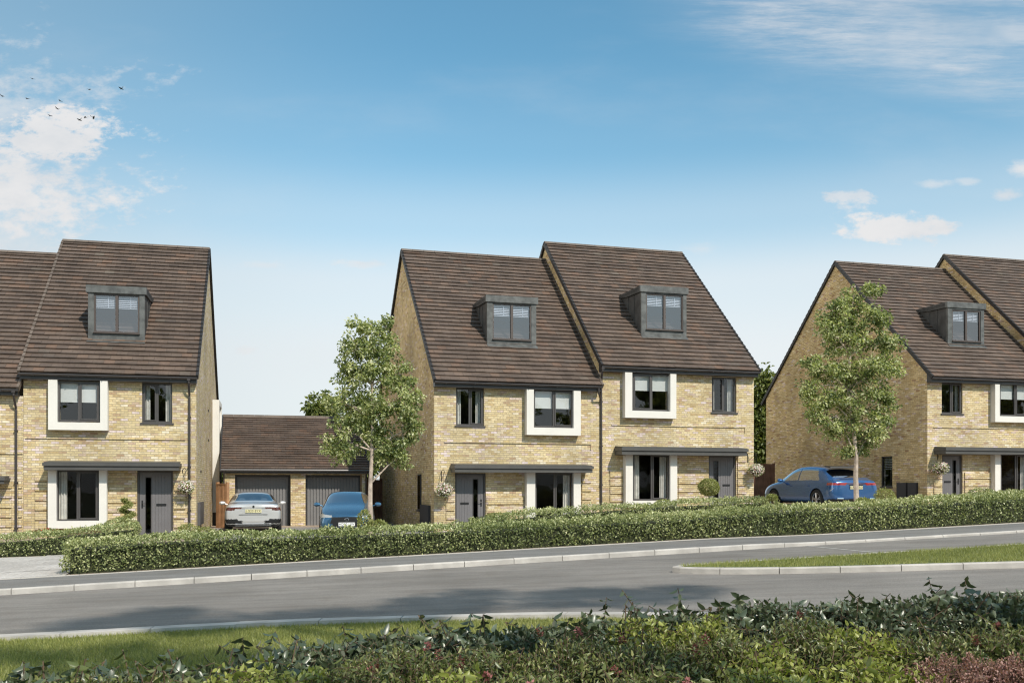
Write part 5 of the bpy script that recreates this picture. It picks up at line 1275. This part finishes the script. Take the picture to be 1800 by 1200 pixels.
BED = [  # kind, column, distance, row of the top, radius, label
 ('dark', 560, 7.7, 1142, .62, 'dark glossy shrub at the left end of the shadowed back row'),
 ('dark', 690, 7.9, 1120, .60, 'dark glossy shrub in the back row, second from its left end'),
 ('dark', 820, 8.1, 1112, .62, 'dark blue-green shrub in front of the narrowing grass tip'),
 ('dark', 950, 8.2, 1104, .62, 'dark broad-leaved shrub where the grass verge runs out'),
 ('dark', 1080, 8.2, 1099, .60, 'dark shrub mixed with a lime shrub at the kerb end'),
 ('dark', 1210, 8.3, 1078, .62, 'dark shrub below the blunt tip of the traffic island'),
 ('dark', 1345, 8.3, 1056, .58, 'dark shrub with tall shoots standing above the back row'),
 ('dark', 1500, 8.4, 1058, .62, 'dark shrub in the higher right part of the back row'),
 ('dark', 1620, 8.6, 1050, .60, 'dark blue-green shrub right of centre in the higher back row'),
 ('dark', 1730, 8.6, 1046, .60, 'second dark shrub from the right edge of the back row'),
 ('dark', 1830, 8.6, 1040, .62, 'dark shrub cut off by the right picture edge'),
 ('mid', 180, 6.1, 1190, .4, 'small mid-green shrub at the bottom edge, far left'),
 ('dark', 40, 6.7, 1196, .50, 'low dark shrub in the bottom left corner'),
 ('dark', 200, 6.8, 1190, .52, 'low dark shrub between two mid-green shrubs at bottom left'),
 ('dark', 350, 6.9, 1182, .52, 'dark shrub behind the lime and pink shrub at lower left'),
 ('dark', 470, 7.1, 1166, .52, 'dark shrub just behind the brightest lime shrub'),
 ('mid', 90, 6.4, 1194, .46, 'mid-green broad-leaved shrub at the bottom left picture corner'),
 ('mid', 290, 6.4, 1190, .46, 'mid-green shrub low on the left, before the dark shrubs'),
 ('lime', 450, 6.4, 1166, .46, 'brightest yellow-green shrub with pink buds at lower left'),
 ('lime', 560, 6.3, 1176, .34, 'small lime shrub right of the brightest one'),
 ('lime', 800, 6.1, 1188, .34, 'lime tips at the bottom edge left of centre'),
 ('lime', 1130, 8.0, 1082, .34, 'pale lime shrub at the end of the near kerb'),
 ('lime', 1235, 7.7, 1082, .34, 'pale lime shrub among dark leaves below the island tip'),
 ('lime', 1340, 6.6, 1132, .36, 'upright lime shrub left of the pink-flowered shrub on the right'),
 ('lime', 1360, 6.0, 1178, .34, 'lime shrub at the bottom edge right of centre'),
 ('lime', 1510, 6.9, 1096, .40, 'tall lime shrub with curled shoots on the right'),
 ('lime', 1540, 6.1, 1160, .42, 'wide lime shrub left of the crimson shrub'),
 ('green', 700, 6.9, 1136, .48, 'green shrub without many flowers in the lower middle left'),
 ('green', 860, 6.8, 1140, .50, 'green shrub in the lower middle with a few pink spikes'),
 ('green', 1000, 6.9, 1122, .50, 'green shrub with dusky pink spikes at bottom centre'),
 ('green', 1130, 6.7, 1124, .50, 'green flowering shrub right of bottom centre'),
 ('green', 1270, 6.8, 1108, .48, 'green shrub with pink spikes between the lime shrubs'),
 ('green', 1420, 7.0, 1086, .50, 'tallest green shrub with pink spikes on the right'),
 ('green', 1640, 6.9, 1112, .44, 'green flowering shrub behind the crimson shrub'),
 ('green', 1770, 7.0, 1098, .50, 'green flowering shrub at the right picture edge'),
 ('green', 930, 6.0, 1184, .42, 'low green shrub at the bottom edge, centre'),
 ('green', 620, 6.2, 1172, .40, 'low green shrub at the bottom edge, left of centre'),
 ('green', 1150, 6.0, 1180, .44, 'low green shrub at the bottom edge, right of centre'),
 ('red', 1690, 6.1, 1148, .42, 'crimson barberry-like shrub at the bottom right'),
 ('red', 1800, 6.0, 1152, .40, 'crimson shrub cut by the bottom right corner')]
GRP = {'mid': 'mid-green shrubs in the foreground bed', 'dark': 'dark glossy shrubs in the foreground bed', 'lime': 'lime green shrubs in the foreground bed', 'green': 'pink-flowered green shrubs in the foreground bed', 'red': 'crimson shrubs in the foreground bed'}
NM = {'mid': 'green_shrub', 'dark': 'glossy_shrub', 'lime': 'lime_shrub', 'green': 'flowering_shrub', 'red': 'crimson_shrub'}
for i, (kd, px, Y, top, rad, lab) in enumerate(BED):
    X = at(px, Y); z0 = -.068 + .038 * xy2uv(X, Y)[0] + .022; zt = CAMZ + (HORY - top) / FOC * Y; k = dict(KD[kd]); leaf = k.pop('leaf')
    if kd == 'green': k['nfl'] = 1 + (i * 7) % 3
    shoots_shrub(NM[kd], X, Y, rad, max(.2, zt - z0), lab, leaf, group=GRP[kd], seed=100 + i, **k)
mb = MB(); X, Y = at(1290, 5.9), 5.9; rt = empty('grass_tuft', (X, Y, .1), 0, 'spiky pale grass tuft at the bottom edge right of centre', 'plant')
n = 160; a = RNG.uniform(0, 6.28, n); D = np.stack([np.cos(a) * .5, np.sin(a) * .5, np.full(n, 1.)], 1) + RNG.normal(size=(n, 3)) * .12
V, F, rn = leaf_mesh(np.zeros((n, 3)) + RNG.normal(size=(n, 3)) * .02, D, rdir(n), RNG.uniform(.26, .40, n), .006, True, .35, .1); fast('blades', V, F, M['lf_pale'], rt, rn)
# bark mulch bed below the shrubs
BEDP = [(-60, 7.7), (150, 7.6), (400, 8.0), (560, 8.5), (900, 8.9), (1200, 9.0), (1500, 9.3), (1900, 9.6)]
rows = []
for f in (1., .8, .55, .3): rows.append([xy2uv(at(px, Y * f), Y * f) for px, Y in BEDP])
sheet('planting_bed', rows, lambda u, v: road_z(u) + .032, M['soil'])

# ------------------------------------------------------------------ camera, light, sky
cam = bpy.data.cameras.new('camera'); co = bpy.data.objects.new('camera', cam); COL.objects.link(co); co.location = (0, 0, CAMZ); co.rotation_euler = (math.pi / 2, 0, 0)
cam.sensor_width = 36; cam.sensor_fit = 'HORIZONTAL'; cam.lens = FOC / 1800 * 36; cam.shift_y = (HORY - 600) / 1800; cam.clip_end = 3000; cam.clip_start = .05; SC.camera = co
sl = bpy.data.lights.new('sun', 'SUN'); sl.energy = 4.1; sl.angle = R(.55); sl.color = (1., .915, .80); so = bpy.data.objects.new('sun', sl); COL.objects.link(so); so.rotation_euler = (-SUN).to_track_quat('-Z', 'Y').to_euler(); so.location = (20, -20, 30)
w = bpy.data.worlds.new('World'); SC.world = w; w.use_nodes = True; nt = w.node_tree; nt.nodes.clear(); N = NT(nt)
sky = N.n('ShaderNodeTexSky'); sky.sky_type = 'NISHITA'; sky.sun_disc = False; sky.sun_elevation = math.asin(SUN.z); sky.sun_rotation = math.atan2(SUN.x, SUN.y); sky.altitude = 0; sky.air_density = 1.0; sky.dust_density = .6; sky.ozone_density = 2.2
tc = N.n('ShaderNodeTexCoord'); sp = N.n('ShaderNodeSeparateXYZ'); N.l(tc.outputs['Generated'], sp.inputs[0])
ym = N.m('MAXIMUM', sp.outputs[1], .02); mm = N.m('DIVIDE', sp.outputs[0], ym); ee = N.m('DIVIDE', sp.outputs[2], ym)
cv = N.n('ShaderNodeCombineXYZ'); N.l(mm, cv.inputs[0]); N.l(ee, cv.inputs[1]); vec = cv.outputs[0]
def mapv(sx, sy, rot=0., loc=(0, 0, 0)):
    mp = N.n('ShaderNodeMapping'); mp.inputs['Scale'].default_value = (sx, sy, 1); mp.inputs['Rotation'].default_value = (0, 0, rot); mp.inputs['Location'].default_value = loc; N.l(vec, mp.inputs[0]); return mp.outputs[0]
n1 = N.noise(mapv(9, 17), 1., 8, .6); n2 = N.noise(mapv(42, 80), 1., 8, .65)
nz = N.m('ADD', N.m('MULTIPLY', N.m('SUBTRACT', n1, .5), 1.5), N.m('MULTIPLY', N.m('SUBTRACT', n2, .5), 1.7))
def cloud(px, py, rx, ry, gain, nscale=1., soft=.45, base=.0):
    cx, cy = (px - 900) / FOC, (HORY - py) / FOC; a = N.m('DIVIDE', N.m('SUBTRACT', mm, cx), rx / FOC); b = N.m('DIVIDE', N.m('SUBTRACT', ee, cy), ry / FOC)
    r = N.m('SQRT', N.m('ADD', N.m('MULTIPLY', a, a), N.m('MULTIPLY', b, b))); v = N.m('ADD', N.m('SUBTRACT', 1., r), N.m('MULTIPLY', nz, nscale * 1.25))
    return N.m('MULTIPLY', N.smooth(v, base, base + soft * 1.9), gain)
cl = [cloud(20, 330, 270, 150, .95, 1.2, .5), cloud(90, 245, 140, 62, .95, 1.2, .3), cloud(10, 190, 110, 130, .6, 1.2, .6), cloud(0, 430, 210, 110, .75, .7, .8), cloud(80, 150, 190, 60, .45, 1.8, .7),
      cloud(1490, 348, 58, 20, .7, 1.1, .3), cloud(1592, 402, 118, 26, .95, 1.1, .3), cloud(1640, 323, 40, 9, .5, .9, .5), cloud(1702, 320, 24, 9, .45, .9, .5), cloud(1798, 295, 32, 16, .8, .8, .5), cloud(1770, 342, 55, 14, .7, .9, .5),
      cloud(640, 463, 60, 10, .6, .9, .5), cloud(470, 466, 60, 12, .4, 1., .6), cloud(432, 616, 30, 10, .45, .9, .5), cloud(1235, 437, 45, 12, .35, 1.2, .7)]
acc = cl[0]
for c in cl[1:]: acc = N.m('MAXIMUM', acc, c)
ci = N.noise(mapv(3.2, 26, R(13)), 1., 10, .72); cd = N.noise(mapv(5, 5), 1., 4)
cim = N.m('MULTIPLY', N.smooth(ci, .38, .66), N.smooth(cd, .2, .6))
band = N.m('MULTIPLY', N.smooth(N.m('ADD', ee, N.m('MULTIPLY', mm, .22)), .475, .545), N.smooth(mm, .08, .30))
acc = N.m('MAXIMUM', acc, N.m('MULTIPLY', N.m('ADD', N.m('MULTIPLY', cim, .65), .14), band))
wisp = N.m('MULTIPLY', N.smooth(N.noise(mapv(3, 9, R(-8), (4, 2, 0)), 1., 8, .6), .5, .8), .12); acc = N.m('MAXIMUM', acc, wisp)
skyc = N.mix(1., sky.outputs[0], (.69, 1.04, .95), 'MULTIPLY')
hz = N.ramp(sp.outputs[2], [(0, (.95,) * 3), (.13, (.93,) * 3), (.20, (.78,) * 3), (.26, (.36,) * 3), (.33, (.07,) * 3), (.42, (.0,) * 3)], 'EASE')
skyc = N.mix(hz, skyc, (4.85, 5.0, 5.1))
skyc = N.mix(N.smooth(mm, -.62, -.05, .38, .0), skyc, (2.2, 2.75, 3.1))
cc = N.mix(N.smooth(n1, .35, .65), (4.1, 4.2, 4.35), (4.75, 4.7, 4.7))
skyc = N.mix(N.m('MULTIPLY', acc, N.smooth(sp.outputs[1], 0, .2)), skyc, cc)
# bright patch added in the unseen left sky to fill the shaded gables
fill_patch = N.m('MULTIPLY', N.smooth(N.m('ADD', sp.outputs[0], N.m('MULTIPLY', N.m('SUBTRACT', N.noise(tc.outputs['Generated'], 3., 5), .5), .5)), -.62, -.82), N.smooth(sp.outputs[2], 0, .08))
skyc = N.mix(fill_patch, skyc, (13., 11.9, 10.2))
bg = N.n('ShaderNodeBackground'); N.l(skyc, bg.inputs[0]); bg.inputs[1].default_value = .15; wo = N.n('ShaderNodeOutputWorld'); N.l(bg.outputs[0], wo.inputs[0])
SC.view_settings.view_transform = 'Standard'; SC.view_settings.look = 'None'; SC.view_settings.exposure = .22; SC.view_settings.gamma = 1
SC.cycles.max_bounces = 6; SC.cycles.transparent_max_bounces = 12; SC.cycles.use_denoising = True
SC.cycles.sample_clamp_indirect = 6; SC.cycles.filter_width = 1.2
